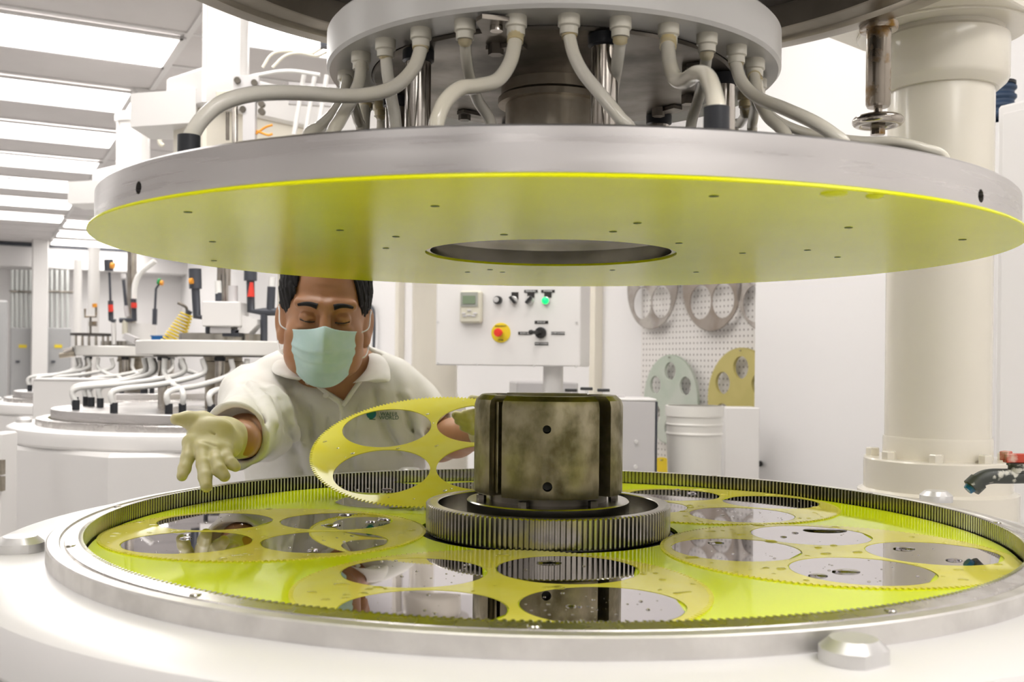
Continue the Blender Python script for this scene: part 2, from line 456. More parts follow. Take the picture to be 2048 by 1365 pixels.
# ------------------------------------------------------------------ implicit surfaces (bodies)
class Field:
    def __init__(s, lo, hi, h):
        s.lo = np.array(lo, dtype=np.float64); s.h = h
        s.n = np.ceil((np.array(hi)-s.lo)/h).astype(int)+1
        s.F = np.full(s.n, 0.2, dtype=np.float32)
    def _sl(s, lo, hi):
        a = np.clip(np.floor((np.array(lo)-s.lo)/s.h).astype(int), 0, s.n-1)
        b = np.clip(np.ceil((np.array(hi)-s.lo)/s.h).astype(int)+1, 1, s.n)
        sl = tuple(slice(int(i), int(j)) for i, j in zip(a, b))
        ax = [(s.lo[k]+s.h*np.arange(a[k], b[k])).astype(np.float32) for k in range(3)]
        return sl, ax[0][:, None, None], ax[1][None, :, None], ax[2][None, None, :]
    def op(s, fn, lo, hi, k=0.01, sub=False):
        lo = np.array(lo)-k-s.h*2; hi = np.array(hi)+k+s.h*2
        sl, X, Y, Z = s._sl(lo, hi)
        if any(q.stop <= q.start for q in sl): return
        d = fn(X, Y, Z).astype(np.float32); A = s.F[sl]
        if not sub:
            hh = np.maximum(k-np.abs(A-d), 0)/k
            s.F[sl] = np.minimum(A, d) - hh*hh*k*0.25
        else:
            d = -d
            hh = np.maximum(k-np.abs(A-d), 0)/k
            s.F[sl] = np.maximum(A, d) + hh*hh*k*0.25
    def ell(s, c, r, k=0.01, rot=None, sub=False):
        c = np.array(tuple(c)); r = np.array(r, dtype=float); Rm = np.array(rot if rot is not None else np.eye(3))
        e = float(r.max())
        ext = np.sqrt(((Rm*r[None, :])**2).sum(1))
        def fn(X, Y, Z):
            x, y, z = X-c[0], Y-c[1], Z-c[2]
            a = (Rm[0, 0]*x+Rm[1, 0]*y+Rm[2, 0]*z)/r[0]
            b = (Rm[0, 1]*x+Rm[1, 1]*y+Rm[2, 1]*z)/r[1]
            g = (Rm[0, 2]*x+Rm[1, 2]*y+Rm[2, 2]*z)/r[2]
            k0 = np.sqrt(a*a+b*b+g*g)
            k1 = np.sqrt((a/r[0])**2+(b/r[1])**2+(g/r[2])**2)+1e-6
            return k0*(k0-1)/k1
        s.op(fn, c-ext, c+ext, k, sub); return s
    def cap(s, p, q, r0, r1=None, k=0.01, sub=False):
        p = np.array(tuple(p)); q = np.array(tuple(q)); r1 = r0 if r1 is None else r1
        d = q-p; L2 = float(d@d)+1e-12; e = max(r0, r1)
        def fn(X, Y, Z):
            x, y, z = X-p[0], Y-p[1], Z-p[2]
            t = np.clip((x*d[0]+y*d[1]+z*d[2])/L2, 0, 1)
            return np.sqrt((x-d[0]*t)**2+(y-d[1]*t)**2+(z-d[2]*t)**2)-(r0+(r1-r0)*t)
        s.op(fn, np.minimum(p, q)-e, np.maximum(p, q)+e, k, sub); return s
    def chain(s, pts, rs, k=0.006):
        for i in range(len(pts)-1): s.cap(pts[i], pts[i+1], rs[i], rs[i+1], k)
        return s
    def mesh(s):
        F = s.F
        S = F < 0
        nx, ny, nz = F.shape
        c = np.zeros((nx-1, ny-1, nz-1), dtype=np.int8)
        for a in (0, 1):
            for b in (0, 1):
                for g in (0, 1):
                    c += S[a:nx-1+a, b:ny-1+b, g:nz-1+g]
        act = (c > 0) & (c < 8)
        ids = np.argwhere(act)
        idx = np.full(act.shape, -1, dtype=np.int64); idx[act] = np.arange(len(ids))
        acc = np.zeros((len(ids), 3)); cnt = np.zeros(len(ids))
        cs = [(a, b, g) for a in (0, 1) for b in (0, 1) for g in (0, 1)]
        for p in cs:
            for ax in range(3):
                if p[ax]: continue
                q = list(p); q[ax] = 1
                fa = F[ids[:, 0]+p[0], ids[:, 1]+p[1], ids[:, 2]+p[2]]
                fb = F[ids[:, 0]+q[0], ids[:, 1]+q[1], ids[:, 2]+q[2]]
                m = (fa < 0) != (fb < 0)
                t = np.where(m, fa/np.where(m, fa-fb, 1), 0)
                pt = np.tile(np.array(p, dtype=float), (len(ids), 1)); pt[:, ax] = t
                acc += pt*m[:, None]; cnt += m
        V = s.lo + s.h*(ids + acc/cnt[:, None])
        fs = []
        for ax in range(3):
            o1, o2 = (ax+1) % 3, (ax+2) % 3
            sl0 = [slice(None)]*3; sl1 = [slice(None)]*3
            sl0[ax] = slice(0, -1); sl1[ax] = slice(1, None)
            for o in (o1, o2): sl0[o] = slice(1, -1); sl1[o] = slice(1, -1)
            A, B = S[tuple(sl0)], S[tuple(sl1)]
            e = np.argwhere(A != B)
            if not len(e): continue
            fl = A[A != B]
            e = e.copy(); e[:, o1] += 1; e[:, o2] += 1
            def g(d1, d2):
                t = e.copy(); t[:, o1] += d1; t[:, o2] += d2
                return idx[t[:, 0], t[:, 1], t[:, 2]]
            q = np.stack([g(-1, -1), g(0, -1), g(0, 0), g(-1, 0)], 1)
            q[~fl] = q[~fl][:, ::-1]
            fs.append(q)
        return V, np.concatenate(fs)
    def make(s, name, m, parent=None):
        v, f = s.mesh(); return obj(name, v, f, m, parent, sharp=75)

# ================================================================== the room
CEIL = 1.60                     # ceiling above the eye
A0, A1, B0, BW, BP = -4.2, 16.3, -5.2, 2.81, 2.55
def E(z): return ZC + z
def wallbox(name, a0, a1, b0, b1, z0, z1, m, kind='structure'):
    c = AB((a0+a1)/2, (b0+b1)/2, (z0+z1)/2)
    o = box(name, c, (b1-b0, a1-a0, z1-z0), m, rot=RROOM)
    tag(o, kind=kind); return o
wallbox('floor', A0, A1, B0, BW, -0.1, 0.0, 'floor_epoxy')
wallbox('ceiling', A0, A1, B0, BW+.2, E(CEIL), E(CEIL)+.1, 'ceiling_tile')
wallbox('wall_right', 2.95, A1, BW, BW+.12, 0, E(CEIL), 'wall_paint')
PARTITION = wallbox('wall_partition', A0, 2.95, BP, BP+.38, 0, E(CEIL), 'wall_paint')
wallbox('wall_far', A1, A1+.12, B0, BW+.2, 0, E(CEIL), 'wall_paint')
wallbox('wall_left', A0, A1, B0-.12, B0, 0, E(CEIL), 'wall_paint')
wallbox('wall_back', A0-.12, A0, B0, BW+.2, 0, E(CEIL), 'wall_paint')
# ceiling grid: tee bars as thin strips under the tiles
k = 0
gb = 0.908
g1 = MB()
for i in range(-9, 3):
    b = gb + i*1.22/2*2
    if B0 < b < BW:
        v, f = box_geo(AB((A0+A1)/2, b+.02, E(CEIL)-.004), (.03, A1-A0, .010), RROOM); g1.add(v, f)
tag(g1.make('trim_1', 'ceiling_grid'), kind='structure')
g2 = MB()
AL0 = Vector((-1.64, 5.10, 0)).dot(DA)
for i in range(-12, 20):
    a = AL0 - .06 + i*.61
    if A0 < a < A1:
        v, f = box_geo(AB(a, (B0+BW)/2, E(CEIL)-.004), (BW-B0, .024, .008), RROOM); g2.add(v, f)
tag(g2.make('trim_2', 'ceiling_grid'), kind='structure')
# far end: beam under the ceiling, pillar
o = wallbox('trim_3', A1-.5, A1, B0, BW, E(CEIL)-.34, E(CEIL)-.03, 'ceiling_grid')
o = wallbox('trim_4', A1-.52, A1-.49, B0, BW, E(CEIL)-.06, E(CEIL)-.01, 'black_pvc')
# troffers
def troffer(a, b0, label, group):
    c = AB(a+.285, b0+.6, E(CEIL))
    t = thing('ceiling_light', label, 'ceiling light', c - Vector((0, 0, .02)), group)
    mb = MB()
    for (da, db, sa, sb) in ((-.285, 0, .03, 1.2), (.285, 0, .03, 1.2), (0, -.6, .6, .03), (0, .6, .6, .03)):
        v, f = box_geo(c + DA*da + DB*db + Vector((0, 0, -.014)), (sb, sa, .014), RROOM); mb.add(v, f)
    mb.make('frame', 'ceiling_grid', t)
    box('diffuser', c + Vector((0, 0, -.010)), (1.17, .545, .006), 'lamp_diffuser', t, RROOM)
names = ['nearest', 'second nearest', 'third nearest', 'fourth nearest', 'fifth nearest', 'sixth nearest', 'farthest']
for k in range(-7, 7):
    a = AL0 + k*1.22
    if k >= 0:
        troffer(a, gb-1.2, '%s of the seven ceiling light panels in the row at the upper left' % names[k], 'ceiling panels in view')
    else:
        troffer(a, gb-1.2, 'ceiling light panel above the foreground polishing machine aisle, out of the picture', 'ceiling panels overhead')
for k in range(3):
    troffer(AL0 + (k+7)*1.10, gb+.03, '%s of three ceiling light panels near the far wall' % ['nearest', 'middle', 'farthest'][k], 'ceiling panels at the far end')
for k in range(-7, 11, 2):
    troffer(AL0 + k*1.22, gb-4.0, 'ceiling light panel in the left-hand row, out of the picture', 'ceiling panels overhead')
for k in range(-7, 4, 2):
    troffer(AL0 + (k+.5)*1.22, gb+.1, 'ceiling light panel along the right wall, out of the picture', 'ceiling panels right')
# ceiling air vent
vc = PZ(352, 208, CEIL)
t = thing('air_vent', 'white square ceiling air vent with louvres beside the light panels', 'vent', vc - Vector((0, 0, .02)))
for q in range(4):
    s = .56 - q*.14
    mb = MB()
    for dx, dy, sx, sy in ((-s/2, 0, .03, s), (s/2, 0, .03, s), (0, -s/2, s, .03), (0, s/2, s, .03)):
        v, f = box_geo(vc + RROOM @ Vector((dx, dy, -.012-.006*q)), (sx, sy, .02), RROOM); mb.add(v, f)
    mb.make('louvre', 'ceiling_grid', t)
box('opening', vc + Vector((0, 0, -.006)), (.5, .5, .006), 'recess_black', t, RROOM)

# door frames / panel posts on the right wall
for n, (u, w, m) in enumerate(((800, .07, 'cream_paint'), (1193, .05, 'cream_paint'), (845, .03, 'wall_paint'))):
    p = PB(u, 650, BW-.02)
    tag(box('trim_%d' % (5+n), (p.x, p.y, E(.2)), (.05, w, 2.6+.3), m, rot=RROOM), kind='structure')
# cable on the wall behind the man
tag(tube('wall_cable', [PB(736, 608, BW-.03), PB(744, 615, BW-.04), PB(748, 632, BW-.04), PB(748, 680, BW-.04), PB(743, 760, BW-.04)], .012, 'black_pvc'),
    'thin dark cable hanging on the white wall beside the ear', 'cable')

# pegboard with spare carriers
pa = PB(1284, 700, BW-.012); pb = PB(1522, 700, BW-.012)
pc = (pa+pb)/2; wL = (pb-pa).length
pegm = Matrix.Translation((pc.x, pc.y, E(-.02))) @ rotz(ROOM-PI/2).to_4x4()      # local x -> -DA, local y -> DB
v, f = box_geo((0, 0, 0), (wL, .012, 1.25))
tag(obj('pegboard', v, f, 'pegboard_white', mtx=pegm), 'white perforated pegboard hung with spare carriers', 'pegboard')

# ================================================================== carriers and wafers
M0 = Vector((0.049, 1.36, 0.0))
ZPAD, ZTOP = -.2195, -.198
RC, HR, HOLE = .2025, .1145, .0762
CV, CF = plate_geo(tooth_loop(RC, 190, .0045), [circ(HOLE, 72, HR*math.cos(a), HR*math.sin(a)) for a in (0, PI/2, PI, 1.5*PI)], .0014)
def wafer_loop(r=.0748, flat=.0235, n=72):
    af = math.asin(flat/r)
    return [(r*math.cos(a), r*math.sin(a)) for a in [af + (2*PI-2*af)*i/(n-1) for i in range(n)]]
WV, WF = plate_geo(wafer_loop(), [], .0009)
me_c = obj('carrier', CV, CF, 'carrier_plastic', mtx=Matrix.Identity(4)); me_w = obj('silicon_wafer', WV, WF, 'wafer_mirror', mtx=Matrix.Identity(4))
first = {'c': me_c, 'w': me_w}; used = {'c': False, 'w': False}
def place(key, name, mtx, label, cat, group):
    if not used[key]: o = first[key]; used[key] = True
    else: o = first[key].copy(); col.objects.link(o)
    o.name = name; o.matrix_basis = mtx
    return tag(o, label, cat, group)
WAF = {
 'left': [(419, 1043), (355, 1090), (678, 1043), (650, 1088)],
 'front': [(826, 1140), (1139, 1135), (848, 1213), (1223, 1207)],
 'right': [(1460, 1103), (1622, 1069), (1727, 1147), (1880, 1110)],
}
wlab = {
 'left': {0: 'mirror wafer at the back left of the leftmost carrier, reflecting a brown forearm', 1: 'mirror wafer at the front left of the leftmost carrier, reflecting a gloved hand', 2: 'mirror wafer at the back right of the leftmost carrier', 3: 'mirror wafer at the front right of the leftmost carrier'},
 'front': {0: 'mirror wafer at the back left of the front carrier', 1: 'mirror wafer at the back right of the front carrier, reflecting gear teeth', 2: 'mirror wafer at the front left of the front carrier', 3: 'mirror wafer at the front right of the front carrier, reflecting the dark hub'},
 'right': {0: 'mirror wafer nearest the sun gear in the right carrier', 1: 'mirror wafer at the back of the right carrier with a long water drop', 2: 'mirror wafer at the front of the right carrier', 3: 'rightmost mirror wafer of the right carrier, under the tap'},
}
SPOTS = []       # (x, y, on wafer?) areas for the drops
WCENT = {}
for side, pix in WAF.items():
    pts = [PZ(u, v, ZPAD) for u, v in pix]
    c = sum(pts, Vector())/4
    r = Vector((c.x-M0.x, c.y-M0.y, 0)); r.normalize(); c = M0 + r*.362
    ph = sum((complex(math.cos(4*a), math.sin(4*a)) for a in [math.atan2(p.y-c.y, p.x-c.x) for p in pts]), 0)
    ph = math.atan2(ph.imag, ph.real)/4
    base = Matrix.Translation((c.x, c.y, E(ZPAD))) @ Matrix.Rotation(ph, 4, 'Z')
    place('c', 'carrier', base, {'left': 'yellow toothed carrier holding four wafers at the left of the lower plate', 'front': 'yellow toothed carrier holding four wafers nearest the camera', 'right': 'yellow toothed carrier holding four wafers at the right of the lower plate'}[side], 'carrier', 'carriers on the lower plate')
    for i, p in enumerate(pts):
        a = math.atan2(p.y-c.y, p.x-c.x); kq = round((a-ph)/(PI/2)); a = ph + kq*PI/2
        w = c + Vector((math.cos(a), math.sin(a), 0))*HR
        place('w', 'silicon_wafer', Matrix.Translation((w.x, w.y, E(ZPAD)+.0002)) @ Matrix.Rotation(random.uniform(-.6, .6), 4, 'Z'), wlab[side][i], 'wafer', 'wafers on the lower plate')
        WCENT[side, i] = w
    SPOTS.append((c, ph))
# back right carrier
c = M0 + Vector((math.cos(R_(45)), math.sin(R_(45)), 0))*.362
wp = PZ(1550, 1006, ZPAD); ph = math.atan2(wp.y-c.y, wp.x-c.x)
place('c', 'carrier', Matrix.Translation((c.x, c.y, E(ZPAD))) @ Matrix.Rotation(ph, 4, 'Z'), 'yellow toothed carrier at the far right behind the sun gear', 'carrier', 'carriers on the lower plate')
SPOTS.append((c, ph))
bl = ['mirror wafer at the far right, rightmost of the back right carrier', 'mirror wafer at the far right, rearmost against the ring gear', 'mirror wafer of the back right carrier hidden mostly by the hub', 'mirror wafer with many fine drops just right of the sun gear']
for i in range(4):
    w = c + Vector((math.cos(ph+i*PI/2), math.sin(ph+i*PI/2), 0))*HR
    place('w', 'silicon_wafer', Matrix.Translation((w.x, w.y, E(ZPAD)+.0002)) @ Matrix.Rotation(random.uniform(0, 6), 4, 'Z'), bl[i], 'wafer', 'wafers on the lower plate')
    WCENT['back', i] = w
# back left: wafers lie bare on the pad, their carrier is being lifted
for i, ((u, v), lb) in enumerate((((768, 977), 'bare mirror wafer on the pad seen through the lifted carrier, against the ring gear'), ((768, 1004), 'bare mirror wafer on the pad under the front edge of the lifted carrier'),
                    ((965, 976), 'bare mirror wafer on the pad behind the hub'))):
    w = PZ(u, v, ZPAD)
    place('w', 'silicon_wafer', Matrix.Translation((w.x, w.y, E(ZPAD)+.0002)) @ Matrix.Rotation(1+i*2, 4, 'Z'), lb, 'wafer', 'wafers on the lower plate')
    WCENT['lift', i] = w
# lifted carrier
LT = R_(21.8)
lc = Vector((-.128, 1.518 + RC*math.cos(LT), E(ZPAD)+.004 + RC*math.sin(LT)))
LIFT = Matrix.Translation(lc) @ Matrix.Rotation(R_(-2), 4, 'Y') @ Matrix.Rotation(LT, 4, 'X') @ Matrix.Rotation(R_(45+3), 4, 'Z')
place('c', 'carrier', LIFT, 'wet yellow toothed carrier with four empty holes lifted by the gloved hand', 'carrier', 'carriers being handled')

# ================================================================== foreground machine: lower half
def cyl_c(C, z=0): return (C.x, C.y, E(z))
def base_unit(C, root, turn=R_(-99)):
    oct_ = [(C.x+.745*math.cos(turn+i*PI/4), C.y+.745*math.sin(turn+i*PI/4)) for i in range(8)]
    v, f = prism_geo(oct_, 0.0, E(-.27), .012); obj('cabinet', v, f, 'white_paint', root)
    lathe('deck_disc', [(.585, -.27), (.688, -.27), (.694, -.262), (.694, -.236), (.689, -.224), (.676, -.2185), (.585, -.2185)], cyl_c(C), 'white_paint', root, seg=128)
def column_unit(C, root, rel=(.797, .69), r=.0995, wide=True):
    cx, cy = C.x+rel[0], C.y+rel[1]
    c0 = (cx, cy, E(0))
    lathe('column', [(r, -1.28), (r, -.13), (r, .575)], c0, 'cream_paint', root, seg=64)
    lathe('column_sleeve', [(r, -.137), (r+.002, -.137), (r+.003, -.142), (r+.003, -.19)], c0, 'cream_paint', root, seg=64)
    lathe('base_flange', [(r, -.180), (.136, -.180), (.1385, -.183), (.1385, -.24), (.150, -.245), (.150, -1.28), (r, -1.28)], c0, 'cream_paint', root, seg=64)
    for i in range(8):
        a = R_(22) + i*PI/4
        bx, by = cx+.121*math.cos(a), cy+.121*math.sin(a)
        hexa = [(bx+.0135*math.cos(q*PI/3), by+.0135*math.sin(q*PI/3)) for q in range(6)]
        v, f = prism_geo(hexa, E(-.181), E(-.164), .002); obj('flange_bolt', v, f, 'cream_paint', root)
    lathe('top_collar', [(r, .545), (r+.006, .545), (r+.021, .558), (r+.026, .567), (r+.026, .645), (r+.018, .652), (r+.018, .66)], c0, 'cream_paint', root, seg=64)
    # head plate and arm reaching from the column over the machine
    lathe('head_plate', [(0, .66), (.158, .66), (.160, .662), (.160, .698), (.158, .70), (0, .70)], c0, 'cream_paint', root, seg=64)
    d = Vector((C.x-cx, C.y-cy, 0)); L = d.length; ang = math.atan2(d.y, d.x)
    mid = Vector((cx, cy, 0)) + d*.5
    box('arm_plate', (mid.x, mid.y, E(.683)), (L, .34, .036), 'cream_paint', root, rotz(ang), .003)
    box('arm', (mid.x, mid.y, E(.80)), (L+.3, .20, .20), 'cream_paint', root, rotz(ang), .01)
mb_root = thing('machine_base', 'white round-topped base of the foreground polishing machine with cream support column', 'machine base', (M0.x, M0.y, 0))
base_unit(M0, mb_root)
column_unit(M0, mb_root)
for (u, v_, a0) in ((40, 1103, .25), (1707, 1322, .6), (1872, 1003, .1), (560, 985, .3)):
    p = PZ(u, v_, -.2185)
    if (u, v_) == (560, 985): p = M0 + Vector((math.cos(R_(112)), math.sin(R_(112)), 0))*.64
    n = 28; loop = []
    for i in range(n):
        a = 2*PI*i/n; rr = .0255
        loop.append((p.x + rr*math.cos(a), p.y + rr*math.sin(a)))
    v, f = lathe_geo([(0, -.219), (.0255, -.219), (.0255, -.2085), (.0175, -.2015), (0, -.2015)], (p.x, p.y, E(0)), 32)
    # two wrench flats
    fl = []
    for q in v:
        w = rotz(-a0) @ (Vector(q) - Vector((p.x, p.y, 0)))
        w.y = max(-.0215, min(.0215, w.y))
        fl.append(Vector((p.x, p.y, 0)) + rotz(a0) @ w)
    obj('deck_stud', fl, f, 'aluminium', mb_root)

rg = thing('ring_gear', 'large polished steel ring gear with inner teeth around the lower plate', 'ring gear', (M0.x, M0.y, E(-.235)))
lathe('inner_band', [(.5705, -.205), (.5705, -.1984), (.5838, -.2006), (.585, -.2030)], cyl_c(M0), 'ring_steel', rg, seg=256)
lathe('outer_rim', [(.585, -.2030), (.5885, -.2026), (.590, -.2002), (.6015, -.2004), (.6035, -.2018), (.6035, -.2188), (.58, -.2188)], cyl_c(M0), 'ring_alu', rg, seg=256)
NT = 528
ri, ro = .5655, .5705
vs, fs = [], []
prof = [(0.0, ri), (.34, ri), (.5, ro-.0006), (.84, ro-.0006)]
for i in range(NT):
    for fr, r in prof:
        a = 2*PI*(i+fr)/NT
        x, y = M0.x + r*math.cos(a), M0.y + r*math.sin(a)
        xo, yo = M0.x + .572*math.cos(a), M0.y + .572*math.sin(a)
        vs += [(x, y, E(-.226)), (x, y, E(ZTOP)), (xo, yo, E(ZTOP-.0007))]
n = NT*4
for i in range(n):
    j = (i+1) % n
    fs += [(i*3, i*3+1, j*3+1, j*3), (i*3+1, i*3+2, j*3+2, j*3+1)]
obj('inner_teeth', vs, fs, 'gear_steel', rg, smooth=False)
for a in range(12):
    an = R_(a*30 - 93)
    lathe('rim_screw', [(0, -.1985), (.0045, -.1985), (.0055, -.1995), (.0055, -.203), (0, -.203)], (M0.x+.5785*math.cos(an), M0.y+.5785*math.sin(an), E(0)), 'gear_steel', rg, seg=16)

lp = thing('lower_plate', 'round lower polishing plate covered with a wet lime-yellow pad', 'polishing plate', (M0.x, M0.y, E(-.30)))
lathe('platen', [(.17, -.224), (.558, -.224), (.558, -.29), (.17, -.29)], cyl_c(M0), 'gear_steel', lp, seg=128, closed=True)
lathe('pad', [(.170, -.224), (.170, -.2196), (.5628, -.2196), (.5628, -.224)], cyl_c(M0), 'lime_pad', lp, seg=192)

sg = thing('sun_gear', 'steel sun gear ring with upright teeth in the middle of the lower plate', 'gear', (M0.x, M0.y, E(-.26)))
vs, fs = [], []
NS = 150; zt, zb = -.1825, -.219
ro, rr_ = .1600, .1555
prof = [(0.0, ro), (.36, ro), (.5, rr_), (.86, rr_)]
for i in range(NS):
    for fr, r in prof:
        a = 2*PI*(i+fr)/NS; ca, sa = math.cos(a), math.sin(a)
        for q, z in ((r, zb), (r, zt-.0015), (r-.0012, zt), (.1452, zt), (.144, zt-.001), (.144, -.232)):
            vs.append((M0.x+q*ca, M0.y+q*sa, E(z)))
n = NS*4
for i in range(n):
    j = (i+1) % n
    for k in range(5): fs.append((i*6+k, j*6+k, j*6+k+1, i*6+k+1))
obj('toothed_ring', vs, fs, 'gear_steel', sg, sharp=18)
lathe('web', [(.05, -.207), (.146, -.207), (.146, -.232), (.05, -.232)], cyl_c(M0), 'gear_steel', sg, seg=96, closed=True)
lathe('gap_ring', [(.154, -.232), (.166, -.232), (.166, -.2235), (.154, -.2235)], cyl_c(M0), 'black_rubber', sg, seg=96, closed=True)  # black ring filling the gap between sun gear and pad

hb = thing('drive_hub', 'dark oily slotted steel drive hub standing inside the sun gear', 'hub', (M0.x, M0.y, E(-.21)))
lathe('flange', [(0, -.205), (.106, -.205), (.1065, -.204), (.1065, -.180), (.105, -.1785), (0, -.1785)], cyl_c(M0), 'gear_steel', hb, seg=96)
lathe('step_ring', [(0, -.1785), (.0775, -.1785), (.0775, -.166), (0, -.166)], cyl_c(M0), 'dark_steel', hb, seg=96)
lathe('core', [(0, -.167), (.0755, -.167), (.0755, -.047), (.066, -.042), (.062, -.060), (0, -.060)], cyl_c(M0), 'dark_steel', hb, seg=64)
for q in range(4):
    ac = -PI/2 + q*PI/2
    hw = R_(38.5)
    pr = [(.071, -.168), (.0965, -.168), (.0975, -.166), (.0975, -.055), (.0955, -.0475), (.0885, -.0415), (.071, -.0415)]
    v, f = lathe_geo(pr, cyl_c(M0), 28, a0=ac-hw, a1=ac+hw, closed=True)
    o = obj('segment', v, f, 'hub_steel', hb)
    if q == 0:
        cuts = []
        for (u, vv, r) in ((1094, 858, .0052), (1095, 973, .0060)):
            p = P(u, vv, 1.2625)
            cuts.append(rod_geo(p + Vector((0, -.02, 0)), p + Vector((0, .016, -.002)), r, 24))
            rod('hole_shade', p + Vector((0, .009, 0)), p + Vector((0, .0158, -.002)), r*.995, 'dark_hole', hb, 20)  # black filler painting the shade at the bottom of the hole
        cut(o, cuts)
    # slot lip
    a = ac + hw + R_(2.2)
    x, y = math.cos(a), math.sin(a)
    box('slot_key', (M0.x+.080*x, M0.y+.080*y, E(-.107)), (.018, .0045, .116), 'hub_steel', hb, rotz(a), .0008)
for q in range(6):
    a = R_(-112+q*60)
    px, py = M0.x+.088*math.cos(a), M0.y+.088*math.sin(a)
    v, f = prism_geo([(px+.0065*math.cos(i*PI/3), py+.0065*math.sin(i*PI/3)) for i in range(6)], E(-.1787), E(-.1715), .001)
    obj('bolt', v, f, 'dark_steel', hb)

# ================================================================== upper half
def upper_unit(C, dz, root, sub=False, detail=True):
    """upper plate, posts, manifold; dz lowers it"""
    c = (C.x, C.y, E(dz))
    pl = lathe('plate', [(.165, .147), (.5555, .147), (.5575, .149), (.5575, .185), (.5555, .187), (.165, .187)], c, 'brushed_steel', root, seg=256, closed=True)
    if detail:
        cuts = []
        for (u, v_) in ((277, 376), (1962, 392)):
            a, b = ray(u, v_)
            # near crossing of the sight line with the rim
            A_ = a*a+1; B_ = -2*(a*C.x+C.y); C_ = C.x**2+C.y**2-.5575**2
            d = (-B_ - math.sqrt(B_*B_-4*A_*C_))/(2*A_)
            p = Vector((a*d, d, ZC-b*d)); n = Vector((p.x-C.x, p.y-C.y, 0)).normalized()
            cuts.append(rod_geo(p + n*.02, p - n*.02, .0062, 20))
        cut(pl, cuts)
    lathe('pad', [(.1645, .1435), (.565, .1435), (.5655, .1445), (.564, .147), (.1645, .147)], c, 'lime_pad_upper', root, seg=192, closed=True)
    lathe('bore', [(.163, .146), (.163, .187), (.07, .187), (.07, .175), (.158, .165), (.158, .146)], c, 'gear_steel', root, seg=96, closed=True)
    lathe('manifold_ring', [(.236, .369), (.289, .369), (.2925, .373), (.2925, .415), (.289, .419), (.236, .419)], c, 'white_plastic', root, seg=128, closed=True)
    lathe('top_plate', [(0, .365), (.232, .365), (.235, .368), (.235, .40), (0, .40)], c, 'dark_steel', root, seg=96)
    lathe('hub_column', [(.061, .187), (.061, .339), (.071, .339), (.071, .347), (.067, .351), (.067, .365)], c, 'column_steel', root, seg=64)
    for q in range(6):
        a = R_(-77+q*60); px, py = C.x+.222*math.cos(a), C.y+.222*math.sin(a)
        if not detail and q not in (0, 1, 2, 5): continue
        rod('post', (px, py, E(.187+dz)), (px, py, E(.355+dz)), .0152, 'chrome', root, 32)
        lathe('post_cap', [(.0155, .350), (.0185, .352), (.0185, .364), (.0, .364)], (px, py, E(dz)), 'black_rubber', root, seg=32)
up = thing('upper_plate', 'raised steel upper polishing plate with lime pad underneath and hose manifold on top', 'polishing plate', (M0.x, M0.y, E(.143)))
upper_unit(M0, 0, up)
# pad drain slits
mb = MB()
for (u, v_) in ((376, 425), (425, 484), (428, 534 - 12), (680, 461), (792, 474), (870, 413), (772, 497), (935, 545), (1008, 470), (1275, 447), (1428, 393), (1226, 464), (1697, 456), (1358, 487), (1615, 501), (1485, 507), (1392, 545), (1225, 541), (1005, 545), (1925, 480), (1675, 515), (980, 540)):
    p = PZ(u, v_, .1432)
    v, f = lathe_geo([(0, -.0002), (.0042, -.0002), (.0042, .001), (0, .001)], p, 12); mb.add(v, f)
tag(mb.make('drain_holes', 'pad_hole', up), kind='stuff')
# drips hanging under the near edge of the pad
for (u, v_, r) in ((1668, 388, .012), (1750, 393, .008)):
    p = PZ(u, v_, .1432)
    v, f = lathe_geo([(0, -.0022), (r*.5, -.002), (r*.9, -.0008), (r, .0008)], p, 20); obj('slurry_drip', v, f, 'lime_edge', up)

# hoses on the upper plate: pixel way-points give the bends, depths run from the manifold to the foot on the plate
def on_ring(u, r, near=True):
    a, b = ray(u, 60)
    A_ = a*a+1; B_ = -2*(a*M0.x+M0.y); C_ = M0.x**2+M0.y**2-r*r
    disc = max(B_*B_-4*A_*C_, 0)
    d = (-B_ + (-1 if near else 1)*math.sqrt(disc))/(2*A_)
    return d
def hose(pts, d_end, r=.0072, cap=False, near=True, fit='fitting_nylon'):
    u0 = pts[0][0]
    d0 = on_ring(u0, .265, near)
    if cap: d_end = PZ(pts[-1][0], pts[-1][1], .207).y
    n = len(pts)
    ac = [0.0]
    for i in range(1, n): ac.append(ac[-1] + math.hypot(pts[i][0]-pts[i-1][0], pts[i][1]-pts[i-1][1]))
    W = []
    for (u, v_), s in zip(pts, ac):
        t = s/ac[-1]; t = t*t*(3-2*t)
        W.append(P(u, v_, d0 + (d_end-d0)*t))
    W[0] = Vector((W[0].x, W[0].y, E(.352)))
    if not cap and W[-1].z > E(.20):
        W.append(Vector((W[-1].x, W[-1].y, E(.187))))          # down to the plate
    h = tube('hose', W, r, 'hose_clear', up, 14, 8)
    x, y = W[0].x, W[0].y
    lathe('fitting', [(0, .370), (.0118, .370), (.0118, .358), (.0098, .3565), (.0098, .349), (.0, .349)], (x, y, E(0)), fit, h, seg=20)
    tube('cuff', [Vector((x, y, E(.358))), W[0] + (W[1]-W[0])*.35, W[0] + (W[1]-W[0])*.95], r+.0012, 'fitting_amber', h, 14, 4)
    e, dr = W[-1], (W[-1]-W[-2]).normalized()
    if cap:
        rod('end_cap', Vector((e.x, e.y, E(.187))), Vector((e.x, e.y, E(.214))), r+.0028, 'black_rubber', h, 20)
    return h
hose([(842, 70), (841, 100), (828, 135), (795, 170), (750, 187), (690, 192), (600, 186), (510, 188), (445, 206), (405, 238), (384, 270), (378, 286)], .965, .0078, cap=True)
hose([(771, 85), (772, 110), (775, 145), (783, 195), (792, 262)], 1.20)
hose([(722, 108), (723, 130), (718, 165), (700, 205), (680, 240), (664, 275)], 1.10)
